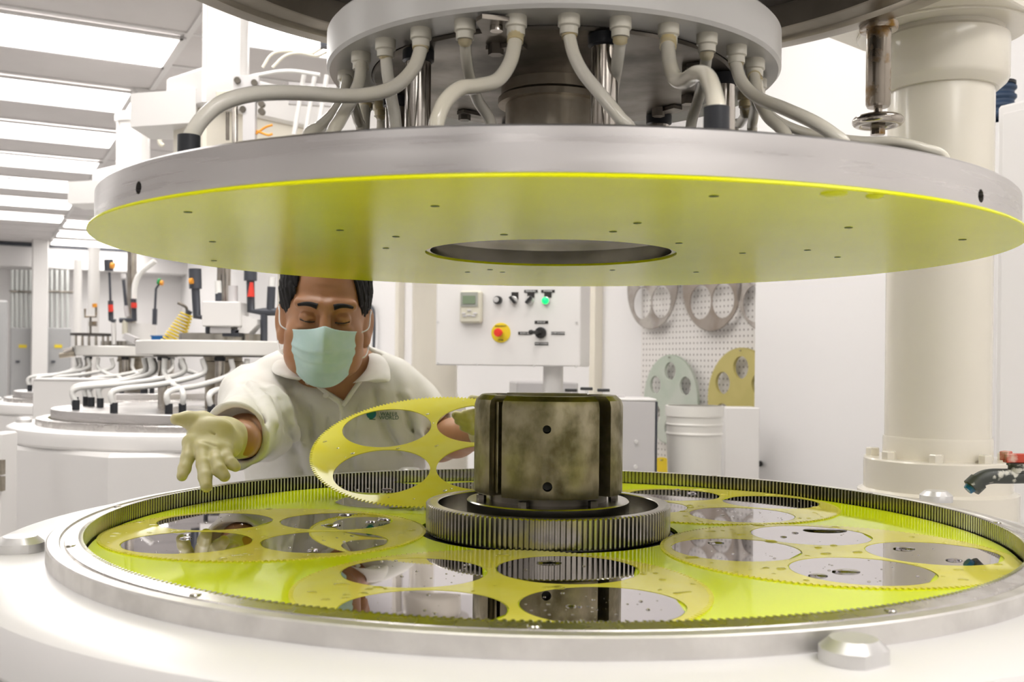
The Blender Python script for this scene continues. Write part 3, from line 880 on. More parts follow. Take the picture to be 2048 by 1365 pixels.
hose([(694, 135), (694, 160), (688, 190), (670, 225), (640, 255), (615, 278)], 1.12)
hose([(930, 55), (930, 85), (932, 115), (938, 150), (955, 200), (985, 262)], 1.22, .0066)
hose([(1032, 50), (1030, 85), (1020, 125), (995, 160), (955, 172), (920, 177), (893, 200), (878, 230), (872, 262)], 1.00, .0078)
hose([(1138, 45), (1139, 75), (1148, 110), (1168, 148), (1205, 193), (1240, 236), (1262, 268)], 1.06, .0070)
hose([(1241, 52), (1240, 85), (1234, 130), (1226, 180), (1220, 262)], 1.18, .0068)
hose([(1337, 68), (1336, 95), (1340, 130), (1352, 158), (1372, 160), (1392, 148), (1412, 152), (1424, 176), (1431, 205), (1433, 232)], .99, .0080, cap=True)
hose([(1414, 85), (1413, 112), (1408, 150), (1398, 195), (1380, 268)], 1.28, .0068)
hose([(1473, 108), (1472, 130), (1484, 165), (1515, 195), (1570, 218), (1625, 243), (1665, 268), (1690, 295)], 1.05, .0072)
hose([(1508, 126), (1509, 155), (1514, 190), (1535, 232), (1575, 280)], 1.15, .0070)
hose([(1510, 128), (1516, 165), (1522, 200), (1545, 235), (1600, 262), (1660, 275), (1725, 283), (1790, 284), (1845, 296), (1890, 318)], 1.16, .0058)
hose([(1492, 212), (1492, 228), (1482, 245), (1466, 272)], 1.50, .0070, near=False, fit='fitting_amber')
hose([(1515, 178), (1512, 205), (1506, 240), (1504, 275)], 1.42, .0070, near=False)
hose([(732, 190), (731, 215), (728, 262)], 1.42, .0080, near=False, fit='fitting_amber')
hose([(700, 172), (706, 205), (716, 240), (722, 272)], 1.40, .0070, near=False)
hose([(762, 208), (764, 230), (764, 262)], 1.50, .0080, near=False, fit='fitting_amber')
# bracket, bolts and clips under the top plate
v, f = plate_geo([(-.020, -.018), (.020, -.018), (.024, -.006), (.006, .036), (-.006, .036), (-.024, -.006)], [], .005)
bp = P(993, 55, 1.105)
mtx = Matrix.Translation((bp.x, bp.y, E(.361))) @ Matrix.Rotation(R_(15), 4, 'Z')
br = obj('bracket', [mtx @ Vector(q) for q in v], f, 'dark_steel', up)
rod('bolt', (bp.x, bp.y, E(.355)), (bp.x, bp.y, E(.362)), .007, 'chrome', br, 12)
for a in (-112, -30, 12, 35, 75, 130, 190):
    px, py = M0.x+.19*math.cos(R_(a)), M0.y+.19*math.sin(R_(a))
    v, f = prism_geo([(px+.009*math.cos(i*PI/3), py+.009*math.sin(i*PI/3)) for i in range(6)], E(.353), E(.366)); o = obj('plate_bolt', v, f, 'dark_steel', up)
    box('clip', (px+.012, py, E(.362)), (.045, .016, .005), 'dark_steel', o, rotz(R_(a+90)))

# overhead bell: dark steel disc with grooved rim
oh = thing('overhead_disc', 'big dark steel disc with grooved rim overhead, carrying the upper plate', 'disc', (M0.x, M0.y, E(.57)))
CO = (M0.x+.02, M0.y, E(0))
lathe('rim', [(.648, .64), (.648, .578), (.645, .576), (.645, .5735), (.641, .5735), (.641, .571), (.637, .571), (.637, .569), (.632, .568), (.604, .568), (.600, .571), (.597, .575), (.560, .579), (.556, .575), (.552, .576), (.548, .62)], CO, 'bell_steel', oh, seg=192)
lathe('recess', [(.55, .615), (.42, .60), (.30, .64), (.30, .70)], CO, 'recess_black', oh, seg=96)
lathe('shaft', [(.13, .40), (.13, .48), (.20, .48), (.20, .66)], (M0.x, M0.y, E(0)), 'dark_steel', oh, seg=64)
lathe('back', [(0, .70), (.55, .70), (.648, .64)], CO, 'dark_steel', oh, seg=96)

# plunger foot hanging beside the column
pp = P(1757, 130, 1.72)
pz = lambda v_: P(1757, v_, 1.72).z - E(0)
pr = thing('stop_plunger', 'worn chrome stop plunger with round ring foot hanging in front of the cream column', 'plunger', (pp.x, pp.y, pz(272)+ZC))
c = (pp.x, pp.y, E(0))
lathe('barrel', [(0, pz(215)), (.0175, pz(215)), (.0200, pz(209)), (.0200, pz(60)), (0, pz(60))], c, 'rusty_chrome', pr, seg=40)
lathe('mount_flange', [(0, pz(62)), (.030, pz(62)), (.031, pz(60)), (.031, pz(48)), (.026, pz(44)), (.026, .66), (0, .66)], c, 'rusty_chrome', pr, seg=40)
lathe('neck', [(.0075, pz(240)), (.0105, pz(236)), (.0105, pz(231)), (.0068, pz(229)), (.0068, pz(210))], c, 'rusty_chrome', pr, seg=24)
v, f = torus_geo((c[0], c[1], E(pz(243))), .033, .0085, 56, 14); obj('ring_foot', v, f, 'chrome', pr, sharp=80)
lathe('foot_disc', [(0, pz(248)), (.03, pz(247)), (.03, pz(243)), (0, pz(238))], c, 'dark_steel', pr, seg=40)
v, f = prism_geo([(c[0]+.0125*math.cos(R_(20)+i*PI/3), c[1]+.0125*math.sin(R_(20)+i*PI/3)) for i in range(6)], E(pz(270)), E(pz(247))); obj('hex_nut', v, f, 'rusty_chrome', pr)

# tap
tp = thing('water_tap', 'paint-splattered black pipe tap with blue nozzle tip and red handle', 'tap', P(1990, 950, 1.42))
D = 1.42
tube('pipe', [P(2100, 951, D), P(2020, 953, D), P(1985, 953, D), P(1966, 957, D), P(1952, 966, D), P(1943, 976, D)], .0105, 'tap_black', tp, 24, 8)
tube('collar', [P(1957, 963, D-.001), P(1943, 976, D-.001)], .0128, 'tap_black', tp, 20, 2, spline=False)
tube('nozzle', [P(1944, 973, D), P(1935, 981, D)], .0085, 'tap_blue', tp, 10, 2, r1=.0065, spline=False)
rod('valve_stem', P(2034, 945, D), P(2034, 928, D), .0115, 'tap_black', tp, 16)
rod('valve_collar', P(2034, 931, D), P(2034, 927, D), .0135, 'tap_black', tp, 16)
for q, (u, v_, w, a) in enumerate(((2031, 917, .030, 0), (2012, 912, .014, .7))):
    box('handle_wing', P(u, v_, D+.006*q), (w, .012, .0125), 'tap_red', tp, rotz(a), .001)
rod('pipe_run', P(2085, 951, D), P(2200, 951, D), .0105, 'tap_black', tp, 20)
rod('riser', P(2150, 951, D), Vector((P(2150, 951, D).x, D, 0)), .0105, 'tap_black', tp, 20)

# water drops
mb = MB()
def drop(x, y, z, rx, ry, h, a=0.0, seg=12):
    vs, fs = [], []
    rows = [(1.0, 0), (.96, .35), (.80, .68), (.5, .92), (0.0, 1.0)]
    for s, t in rows[:-1]:
        for i in range(seg):
            q = 2*PI*i/seg; px, py = rx*s*math.cos(q), ry*s*math.sin(q)
            vs.append((x+px*math.cos(a)-py*math.sin(a), y+px*math.sin(a)+py*math.cos(a), z+h*t))
    vs.append((x, y, z+h)); n = len(vs)-1
    for r in range(3):
        for i in range(seg):
            j = (i+1) % seg; fs.append((r*seg+i, r*seg+j, (r+1)*seg+j, (r+1)*seg+i))
    for i in range(seg): fs.append((3*seg+i, 3*seg+(i+1) % seg, n))
    fs.append(tuple(range(seg-1, -1, -1)))
    mb.add(vs, fs)
zw = E(ZPAD)+.00095; zc = E(ZPAD)+.00135
for (u, v_, w) in ((1650, 1062, 90), (1432, 1087, 34), (1636, 1153, 40), (1692, 1145, 58), (1808, 1099, 45), (1908, 1122, 34), (1567, 1075, 14), (1590, 1067, 14), (1098, 1127, 52), (1142, 1214, 22), (690, 1031, 28), (664, 1052, 36), (742, 1045, 24), (768, 1041, 28), (626, 1102, 24), (372, 1078, 26), (374, 1071, 14), (1383, 988, 22), (1355, 981, 12), (1445, 1032, 10), (1445, 990, 9), (774, 980, 24), (735, 979, 12), (716, 981, 9)):
    p = PZ(u, v_, ZPAD+.001); L = w/2/F_PX*p.y
    drop(p.x, p.y, zw, L, max(L*.45, min(L, .007)), min(.0030, .0012+L*.12), 0.0, 16)
rnd = random.Random(3)
for key, w in WCENT.items():
    n = {('front', 0): 34, ('front', 3): 40, ('back', 3): 46, ('right', 0): 14, ('right', 2): 22}.get(key, 9)
    for i in range(n):
        a, r = rnd.uniform(0, 2*PI), .070*math.sqrt(rnd.random()); s = rnd.choice((.0006, .0008, .001, .0014, .002))
        drop(w.x+r*math.cos(a), w.y+r*math.sin(a), zw, s, s*.9, s*.6, 0, 8)
for c, ph in SPOTS:
    for i in range(130):
        a, r = rnd.uniform(0, 2*PI), .196*math.sqrt(rnd.random())
        x, y = r*math.cos(a), r*math.sin(a)
        if any(math.hypot(x-HR*math.cos(ph+k*PI/2), y-HR*math.sin(ph+k*PI/2)) < HOLE+.003 for k in range(4)): continue
        s = rnd.choice((.0012, .0016, .002, .003, .0045)); drop(c.x+x, c.y+y, zc, s*rnd.uniform(1, 2.2), s, s*.35, rnd.uniform(-.5, .5), 10)
for i in range(60):
    a, r = rnd.uniform(0, 2*PI), rnd.uniform(.19, .196)*1.0
    x, y = .196*math.sqrt(rnd.random())*math.cos(a), .196*math.sqrt(rnd.random())*math.sin(a)
    if any(math.hypot(x-HR*math.cos(k*PI/2), y-HR*math.sin(k*PI/2)) < HOLE+.003 for k in range(4)): continue
    q = LIFT @ Vector((x, y, .0014)); s = rnd.choice((.0012, .0018, .0026))
    n0 = len(mb.v); drop(0, 0, 0, s*1.6, s, s*.35, 0, 8)
    for k in range(n0, len(mb.v)):
        w = mb.v[k]; mb.v[k] = tuple(q + (LIFT.to_3x3() @ Vector(w)))
tag(mb.make('water_drops', 'water', sharp=80), 'clear water drops scattered over the wafers and yellow carriers', 'water drops', kind='stuff')

# ================================================================== the man
man = thing('person', 'man in white polo shirt, teal face mask and yellow gloves leaning over the machine', 'person', (-.37, 2.2, 0.0))
HR3 = rotz(R_(10.5)) @ Euler((R_(10), R_(2.0), 0)).to_matrix()       # head: leaning forward, slight tilt
EYE = P(650, 640, 1.925)
HO = EYE - HR3 @ Vector((0, -.092, 0))
def H(x, y, z): return HO + HR3 @ Vector((x, y, z))
hr = np.array(HR3)
sh_l, el_l, wr_l = Vector((-.525, 2.10, E(-.085))), P(506, 868, 1.88), P(480, 880, 1.665)
sh_r, el_r, wr_r = Vector((-.228, 2.15, E(-.09))), P(880, 882, 2.13), P(966, 866, 1.985)

B = Field((-.68, 1.62, E(-.50)), (.06, 2.32, E(.27)), .0028)
# head
B.ell(H(0, .012, .040), (.079, .097, .094), .02, hr)
B.ell(H(0, -.022, -.035), (.071, .073, .085), .03, hr)
B.ell(H(0, -.045, -.088), (.047, .045, .038), .03, hr)
B.ell(H(-.050, -.045, -.075), (.022, .04, .03), .03, hr); B.ell(H(.050, -.045, -.075), (.022, .04, .03), .03, hr)
for s in (-1, 1):
    B.ell(H(s*.043, -.058, -.034), (.028, .026, .026), .02, hr)           # cheek
    B.cap(H(s*.012, -.090, .026), H(s*.050, -.074, .028), .0115, .009, .014)   # brow
    B.ell(H(s*.032, -.104, .004), (.020, .016, .013), .012, hr, sub=True)    # socket
    B.ell(H(s*.032, -.081, .001), (.0165, .0155, .0135), .004, hr)           # lid over the eyeball
    B.ell(H(s*.033, -.082, -.017), (.0175, .010, .006), .008, hr)          # lower bag
    B.cap(H(s*.020, -.0968, -.0035), H(s*.045, -.0885, -.0015), .0016, .0014, .002, sub=True)   # slit
    B.cap(H(s*.018, -.0985, .0105), H(s*.046, -.0895, .0095), .0012, .0010, .003, sub=True)     # lid crease
    B.cap(H(s*.0075, -.105, .026), H(s*.0085, -.1035, .044), .0016, .0010, .006, sub=True)      # frown lines
    B.cap(H(s*.020, -.098, .034), H(s*.05, -.086, .042), .0010, .0010, .006, sub=True)
    # ear
    ea = np.array(HR3 @ Euler((R_(-8), 0, R_(-s*28))).to_matrix())
    B.ell(H(s*.0845, .012, -.022), (.0075, .021, .035), .010, ea)
    B.ell(H(s*.0805, .004, -.052), (.0075, .012, .014), .010, ea)
    B.ell(H(s*.0925, .008, -.018), (.004, .012, .020), .005, ea, sub=True)
for zz in (.060, .072, .084):
    B.cap(H(-.038, -.084, zz), H(.038, -.084, zz), .0010, .0010, .008, sub=True)
B.cap(H(0, -.093, .018), H(0, -.113, -.024), .0085, .0125, .012)           # nose
for s in (-1, 1): B.ell(H(s*.012, -.103, -.028), (.009, .011, .008), .008, hr)
# neck, chest, arms
NK = Vector((-.375, 2.13, E(-.045)))
B.cap(H(0, .025, -.075), NK, .062, .068, .02)
B.ell((-.37, 2.146, E(-.14)), (.172, .104, .185), .05)
B.ell((-.37, 2.145, E(-.34)), (.160, .108, .21), .05)
B.cap(sh_l, sh_r, .052, .052, .05)
B.chain([sh_l, el_l], [.054, .046], .03)
B.chain([el_l, (el_l+wr_l)/2, wr_l], [.044, .039, .030], .02)
B.chain([sh_r, el_r], [.052, .040], .03)
B.chain([el_r, (el_r*.6+wr_r*.4), wr_r], [.040, .037, .029], .02)
B.make('body', 'skin', man)
# hair
Hf = Field(tuple(HO + Vector((-.13, -.13, -.09))), tuple(HO + Vector((.13, .16, .17))), .0026)
Hf.ell(H(0, .018, .044), (.0905, .104, .103), .01, hr)
Hf.ell(H(0, .05, .0), (.084, .07, .07), .02, hr)
def face_cut(X, Y, Z):
    x, y, z = X-HO.x, Y-HO.y, Z-HO.z
    a = hr[0, 0]*x+hr[1, 0]*y+hr[2, 0]*z; b = hr[0, 1]*x+hr[1, 1]*y+hr[2, 1]*z; c = hr[0, 2]*x+hr[1, 2]*y+hr[2, 2]*z
    c = c + .003*np.sin(a*420)+.002*np.sin(b*610+1)
    xb = .050 + np.clip((.075-c)*.26, -.01, .04)
    front = np.maximum(np.abs(a)-xb, b+.012)               # open forehead
    low = np.maximum(c+.000, b-.012)                        # below the sideburn, ahead of the ear
    low2 = np.maximum(c+.022, b-.040)
    ear = np.maximum(np.maximum(np.abs(b-.012)-.022, c-.004), -(c+.09))
    under = c+.075
    return np.minimum(np.minimum(np.minimum(front, low), np.minimum(low2, ear)), under)
Hf.op(face_cut, Hf.lo, Hf.lo+Hf.n*Hf.h, .004, sub=True)
X = (Hf.lo[0]+Hf.h*np.arange(Hf.n[0]))[:, None, None]; Y = (Hf.lo[1]+Hf.h*np.arange(Hf.n[1]))[None, :, None]; Z = (Hf.lo[2]+Hf.h*np.arange(Hf.n[2]))[None, None, :]
Hf.F += (.0016*np.sin(X*310+Z*120)*np.sin(Y*290+Z*90)+.0012*np.sin(X*700+Y*500+Z*260)).astype(np.float32)
Hf.make('hair', 'hair_black', man)
for s in (-1, 1):
    v, f = tube_geo([H(s*.015, -.1000, .0250), H(s*.026, -.0975, .0280), H(s*.038, -.0915, .0278), H(s*.050, -.0815, .0245)], .0058, 10, 5, .0030)
    obj('eyebrow', v, f, 'hair_black', man, sharp=80)
    v, f = tube_geo([H(s*.0185, -.0960, -.0040), H(s*.026, -.0958, -.0050), H(s*.035, -.0945, -.0048), H(s*.0455, -.0885, -.0022)], .0013, 8, 5)
    obj('eye', v, f, 'eye_dark', man, sharp=80)
# mask
NXm, NYm = 41, 45
vs, fs = [], []
for j in range(NYm):
    t = j/(NYm-1)
    for i in range(NXm):
        s = -1 + 2*i/(NXm-1)
        top = -.0105 - .012*abs(s)**.9 - .002*(s < 0)*abs(s)
        top += .004*math.exp(-(s/.22)**2)
        bot = -.128 + .040*abs(s)**2.4
        z = top + (bot-top)*t
        hw = .0675 - .004*t**3
        x = s*hw
        nose = .020*math.exp(-(s/.26)**2)*math.exp(-((t-.16)/.26)**2)
        y = -.1185 - nose*.75 + .052*abs(s)**2.1 - .012*math.sin(PI*min(1, t*1.15))*(1-abs(s)**2) + .030*max(0, t-.72)**1.3*3.2
        # pleats
        for tp_, am in ((.42, .0095), (.60, .0080), (.75, .0055)):
            dd = (t - tp_ + .05*abs(s) - .02*math.sin(s*3+tp_*9))
            y += am*(1-abs(s)**3)*(1/(1+math.exp(-dd*85)) - .5) * math.exp(-(dd/.12)**2)
        y += .0012*math.sin(s*7+t*9)*math.sin(t*PI)
        y -= .0018*math.exp(-(s/.025)**2)*(1-t*.4)
        vs.append(H(x, y, z))
for j in range(NYm-1):
    for i in range(NXm-1):
        a = j*NXm+i; fs.append((a, a+NXm, a+NXm+1, a+1))
n0 = len(vs)
vs2 = vs + [p + HR3 @ Vector((0, .0016, 0)) for p in vs]
fs2 = fs + [tuple(q+n0 for q in reversed(f)) for f in fs]
edge = [i for i in range(NXm)] + [j*NXm+NXm-1 for j in range(1, NYm)] + [(NYm-1)*NXm+i for i in range(NXm-2, -1, -1)] + [j*NXm for j in range(NYm-2, 0, -1)]
for q in range(len(edge)):
    a, b = edge[q], edge[(q+1) % len(edge)]; fs2.append((a, b, b+n0, a+n0))
mk = obj('face_mask', vs2, fs2, 'mask_cloth', man, sharp=80)
mk['label'] = 'pleated pale teal surgical mask'
for s in (-1, 1):
    e = 0 if s < 0 else NXm-1
    a, b = vs[2*NXm+e], vs[(NYm-7)*NXm+e]
    tube('ear_loop', [a, a*.5 + H(s*.086, -.022, -.004)*.5 + HR3 @ Vector((s*.006, -.012, -.002)), H(s*.0865, -.020, .004), H(s*.089, .004, .008), H(s*.088, .03, -.02)], .0013, 'strap_white', mk, 8, 6)
    tube('ear_loop', [b, b*.5 + H(s*.085, -.014, -.064)*.5 + HR3 @ Vector((s*.006, -.010, 0)), H(s*.088, .008, -.056), H(s*.088, .03, -.02)], .0013, 'strap_white', mk, 8, 6)
# shirt
S = Field((-.70, 1.60, E(-.62)), (-.02, 2.34, E(.03)), .0036)
def arm_end(p, d, r_in, depth):
    d = d.normalized()
    S.cap(p - d*depth, p + d*.25, r_in, r_in*1.15, .004, sub=True)
    def half(X, Y, Z): return -((X-p.x)*d.x+(Y-p.y)*d.y+(Z-p.z)*d.z) + 0*X
    def region(X, Y, Z):
        dd = half(X, Y, Z)
        rr = np.sqrt((X-p.x-d.x*.05)**2+(Y-p.y-d.y*.05)**2+(Z-p.z-d.z*.05)**2)-.16
        return np.maximum(dd, rr)
    S.op(region, np.array(p)-.2, np.array(p)+.25, .004, sub=True)
hem_l = P(470, 872, 1.70); mid_l = P(516, 848, 1.93)
S.cap(sh_l, mid_l, .072, .068, .035); S.cap(mid_l, hem_l + (hem_l-mid_l)*.15, .066, .055, .03)
S.cap(sh_r, el_r, .068, .060, .035)
arm_end(hem_l, (hem_l-mid_l) + Vector((-.03, 0, -.02)), .0455, .02)
hem_r = sh_r + (el_r-sh_r)*.80
arm_end(hem_r, (el_r-sh_r), .049, .03)
S.ell((-.37, 2.140, E(-.15)), (.190, .120, .195), .05)
S.ell((-.365, 2.135, E(-.38)), (.182, .130, .26), .07)
S.cap(sh_l + Vector((.02, 0, .002)), sh_r + Vector((-.01, 0, .002)), .060, .060, .05)
S.cap((-.47, 2.12, E(-.035)), (-.37, 2.13, E(-.005)), .042, .05, .04); S.cap((-.27, 2.14, E(-.04)), (-.37, 2.13, E(-.005)), .042, .05, .04)
# folds
def on_cloth(u, v_, lo=1.66, hi=2.3):          # first point of the cloth along a line towards the eye
    for n_ in range(260):
        d = lo + (hi-lo)*n_/260
        p = P(u, v_, d); q = np.floor((np.array(p)-S.lo)/S.h).astype(int)
        if (q < 0).any() or (q >= S.n).any(): continue
        if S.F[tuple(q)] < 0: return p
    return P(u, v_, 2.02)
FOLDS = [((586, 785), (592, 860), (604, 940), .0085), ((560, 800), (572, 850), (590, 900), .007), ((622, 815), (627, 870), (634, 930), .006), ((655, 840), (657, 890), (660, 940), .005),
         ((715, 815), (712, 870), (706, 935), .006), ((748, 785), (758, 825), (772, 870), .007), ((800, 795), (822, 850), (848, 910), .0085), ((770, 850), (800, 900), (835, 935), .006),
         ((485, 765), (520, 800), (535, 850), .007), ((535, 780), (565, 820), (580, 880), .008)]
for a_, b_, c_, r_ in FOLDS:
    r_ *= .55
    g_ = [on_cloth(*q) for q in (a_, b_, c_)]
    r2 = [on_cloth(q[0]+13, q[1]-2) + Vector((0, .004, 0)) for q in (a_, b_, c_)]
    for k_ in range(2):
        S.cap(g_[k_], g_[k_+1], r_*(.6 if k_ == 0 else 1), r_*(1 if k_ == 0 else .5), .012, sub=True)
    for k_ in range(2):
        S.cap(r2[k_], r2[k_+1], r_*.8, r_*.8, .016)
gx = (S.lo[0]+S.h*np.arange(S.n[0]))[:, None, None]; gy = (S.lo[1]+S.h*np.arange(S.n[1]))[None, :, None]; gz = (S.lo[2]+S.h*np.arange(S.n[2]))[None, None, :]
S.F += (.0024*np.sin(gx*62+np.sin(gz*18)*1.7+gy*20)*np.sin(gz*15+gx*11)+.0010*np.sin(gx*120+gz*45+gy*60)).astype(np.float32)
# neck hole, V opening, sleeve ends, hem
S.cap((-.375, 2.125, E(-.06)), (-.375, 2.10, E(.15)), .066, .085, .006, sub=True)
vb = P(684, 806, 2.0); va, vc_ = P(596, 742, 2.03), P(736, 736, 2.03)
def wedge(X, Y, Z):
    # triangle in the x-z plane, in front of the neck
    def ed(p, q):
        dx, dz = q.x-p.x, q.z-p.z; L = math.hypot(dx, dz)
        return ((X-p.x)*dz-(Z-p.z)*dx)/L
    e1 = ed(vb, va); e2 = ed(vc_, vb)
    return np.maximum(np.maximum(-e1, -e2), Y-2.13) + 0*Z
cx0 = (vb+va+vc_)/3
sgn = wedge(np.array(cx0.x), np.array(2.0), np.array(cx0.z + .03))
def wedge2(X, Y, Z):
    def ed(p, q):
        dx, dz = q.x-p.x, q.z-p.z; L = math.hypot(dx, dz)
        return ((X-p.x)*dz-(Z-p.z)*dx)/L
    k1 = 1 if ed_val(vb, va) < 0 else -1
    k2 = 1 if ed_val(vc_, vb) < 0 else -1
    return np.maximum(np.maximum(k1*ed(vb, va), k2*ed(vc_, vb)), Y-2.12)
def ed_val(p, q):
    x, z = (va.x+vc_.x)/2, (va.z+vc_.z)/2
    dx, dz = q.x-p.x, q.z-p.z
    return (x-p.x)*dz-(z-p.z)*dx
S.op(wedge2, (-.50, 1.9, E(-.09)), (-.25, 2.13, E(.03)), .003, sub=True)
shirt = S.make('polo_shirt', 'shirt_cotton', man)
shirt['label'] = 'white short-sleeved polo shirt'
# collar flaps: ribbon around the neck opening
def ribbon(inner, outer, th, name, lift=.0):
    a, b = catmull(inner, 6), catmull(outer, 6); n = len(a); vs, fs = [], []
    rows = 7
    for i in range(n):
        for k in range(rows):
            t = k/(rows-1); p = a[i].lerp(b[i], t)
            nn = Vector((p.x+.375, p.y-2.13, .06)).normalized()
            vs.append(p + nn*(.012*math.sin(PI*t*.9)+lift))
    m_ = len(vs)
    for i in range(n-1):
        for k in range(rows-1):
            q = i*rows+k; fs.append((q, q+1, q+rows+1, q+rows))
    nrm = [Vector((p.x+.375, p.y-2.13, .03)).normalized() for p in vs]
    vs += [p - nn*th for p, nn in zip(vs, nrm)]
    fs += [tuple(q+m_ for q in reversed(f)) for f in fs]
    ed_ = [i*rows for i in range(n)] + [(n-1)*rows+k for k in range(1, rows)] + [i*rows+rows-1 for i in range(n-2, -1, -1)] + [k for k in range(rows-2, 0, -1)]
    for q in range(len(ed_)):
        x, y = ed_[q], ed_[(q+1) % len(ed_)]; fs.append((x, y, y+m_, x+m_))
    return obj(name, vs, fs, 'shirt_cotton', shirt, sharp=80)
ribbon([P(628, 764, 1.985), P(606, 752, 2.01), P(590, 735, 2.045), P(586, 716, 2.10), P(610, 700, 2.19), Vector((-.372, 2.215, E(.02)))],
       [P(600, 764, 1.995), P(572, 758, 2.005), P(552, 748, 2.03), P(553, 732, 2.10), P(590, 722, 2.21), Vector((-.372, 2.235, E(-.015)))], .003, 'collar_flap', .004)
ribbon([P(705, 768, 1.985), P(722, 752, 2.01), P(734, 735, 2.045), P(736, 712, 2.10), P(712, 700, 2.19), Vector((-.372, 2.215, E(.02)))],
       [P(745, 768, 2.00), P(772, 766, 2.015), P(775, 752, 2.04), P(768, 732, 2.10), P(735, 722, 2.21), Vector((-.372, 2.235, E(-.015)))], .003, 'collar_flap', .004)
# button placket along the V and down
tube('placket', [P(634, 770, 1.995), P(660, 792, 2.000), P(681, 812, 2.006), P(683, 850, 2.002), P(684, 900, 1.998)], .0045, 'shirt_cotton', shirt, 8, 6)
tube('placket', [P(722, 760, 2.005), P(704, 785, 2.005), P(686, 812, 2.006)], .0045, 'shirt_cotton', shirt, 8, 6)
for (u, v_) in ((652, 792), (616, 765)):
    p = P(u, v_, 1.990); v, f = lathe_geo([(0, 0), (.0052, 0), (.0056, .001), (.005, .002), (.003, .0016), (0, .0018)], p, 18, axis=axis_to((0, -1, .35))); obj('button', v, f, 'button_pearl', shirt)
# chest emblem: globe and two lines of lettering
def on_shirt(u, v_):
    o_, d_ = Vector((0, 0, ZC)), (P(u, v_, 1.0) - Vector((0, 0, ZC))).normalized()
    loc = Vector(ORG[man.name])
    hit, p, n, i = shirt.ray_cast(o_-loc, d_)
    return (p+loc, n) if hit else (P(u, v_, 2.0), Vector((0, -1, 0)))
bpy.context.view_layer.update()
pe, ne = on_shirt(742, 828)
axe = axis_to(ne)
v, f = lathe_geo([(0, .0008), (.0085, .0008), (.0105, .0), (0, 0)], pe + ne*.0015, 28, axis=axe)
lg = obj('emblem', v, f, 'logo_teal', shirt)
pu, nu_ = on_shirt(745, 839)
tube('underline', [on_shirt(738, 839)[0] + ne*.0012, on_shirt(750, 839.5)[0] + ne*.0012], .0009, 'logo_green', lg, 6, 2, spline=False)
for txt, vv in (('WAFER', 829), ('WORLD', 836.5)):
    pt, nt_ = on_shirt(778, vv)
    zax = ne.normalized(); xax = (on_shirt(796, vv)[0]-on_shirt(757, vv)[0]).normalized(); zax = (zax - xax*zax.dot(xax)).normalized(); yax = zax.cross(xax)
    mt = Matrix((xax, yax, zax)).transposed().to_4x4(); mt.translation = pt + zax*.0035
    text_obj('lettering', txt, 'logo_green', lg, .0105, mt)
# trousers and shoes (hidden behind the machine)
T_ = Field((-.62, 1.98, 0.09), (-.12, 2.42, E(-.42)), .007)
T_.ell((-.37, 2.19, E(-.50)), (.165, .125, .13), .05)
for s in (-1, 1): T_.chain([(-.37+s*.085, 2.20, E(-.55)), (-.37+s*.10, 2.20, .48), (-.37+s*.11, 2.24, .12)], [.088, .07, .06], .03)
T_.make('trousers', 'trouser_cloth', man)
for s in (-1, 1):
    Q = Field((-.37+s*.11-.07, 2.05, -.01), (-.37+s*.11+.07, 2.36, .16), .006)
    Q.ell((-.37+s*.11, 2.16, .035), (.048, .095, .034), .02); Q.ell((-.37+s*.11, 2.25, .06), (.042, .06, .06), .03)
    Q.make('shoe', 'shoe_black', man)
# gloved hands
G = Field((-.56, 1.43, E(-.24)), (-.36, 1.76, E(-.03)), .0014)
wr = P(478, 884, 1.665)
mcp = {'i': P(381, 886, 1.570), 'm': P(405, 899, 1.560), 'r': P(428, 903, 1.562), 'p': P(449, 902, 1.572)}
for k_, r0 in (('i', .0125), ('m', .0135), ('r', .0135), ('p', .0125)):
    G.cap(P(452, 872, 1.64), mcp[k_], .022, r0, .014)
G.cap(wr, P(450, 874, 1.64), .028, .026, .015)
G.cap(P(400, 868, 1.60), P(440, 880, 1.60), .017, .020, .02)
G.ell(P(424, 858, 1.595), (.030, .014, .018), .016)
G.ell(P(462, 893, 1.615), (.014, .016, .018), .014)
G.chain([mcp['i'], P(375, 917, 1.545), P(369, 938, 1.530), P(364, 953, 1.518)], [.0115, .0098, .0092, .0078], .004)
G.chain([mcp['m'], P(407, 930, 1.530), P(410, 955, 1.508), P(413, 974, 1.492)], [.0120, .0103, .0097, .0085], .004)
G.chain([mcp['r'], P(432, 925, 1.535), P(440, 942, 1.518), P(449, 953, 1.512)], [.0118, .0102, .0097, .0085], .004)
G.chain([mcp['p'], P(454, 918, 1.548), P(463, 928, 1.538), P(471, 934, 1.534)], [.0112, .0095, .0088, .0078], .004)
G.chain([P(440, 858, 1.630), P(405, 842, 1.610), P(376, 839, 1.595), P(352, 839, 1.585)], [.017, .0135, .0108, .0088], .010)
for p_, q_ in ((P(392, 878, 1.553), P(430, 892, 1.550)), (P(412, 856, 1.570), P(446, 884, 1.580))):
    G.cap(p_, q_, .0012, .0010, .004, sub=True)
gl = G.make('glove', 'glove_latex', man)
gl['label'] = 'pale yellow latex glove on the open hand'
G = Field((-.16, 1.80, E(-.20)), (.02, 2.06, E(-.02)), .0015)
G.chain([wr_r, P(972, 848, 1.955)], [.030, .030], .012)
G.ell(P(975, 842, 1.94), (.030, .030, .020), .015)
for t0, t1, t2, r_ in ((P(962, 832, 1.935), P(945, 829, 1.915), P(930, 829, 1.905), .0095), (P(962, 842, 1.935), P(935, 838, 1.910), P(912, 831, 1.900), .0095),
                      (P(965, 853, 1.94), P(938, 850, 1.915), P(917, 842, 1.905), .0092), (P(968, 864, 1.945), P(945, 862, 1.925), P(926, 855, 1.915), .0085)):
    G.chain([t0, t1, t2], [r_*1.2, r_, r_*.85], .003)
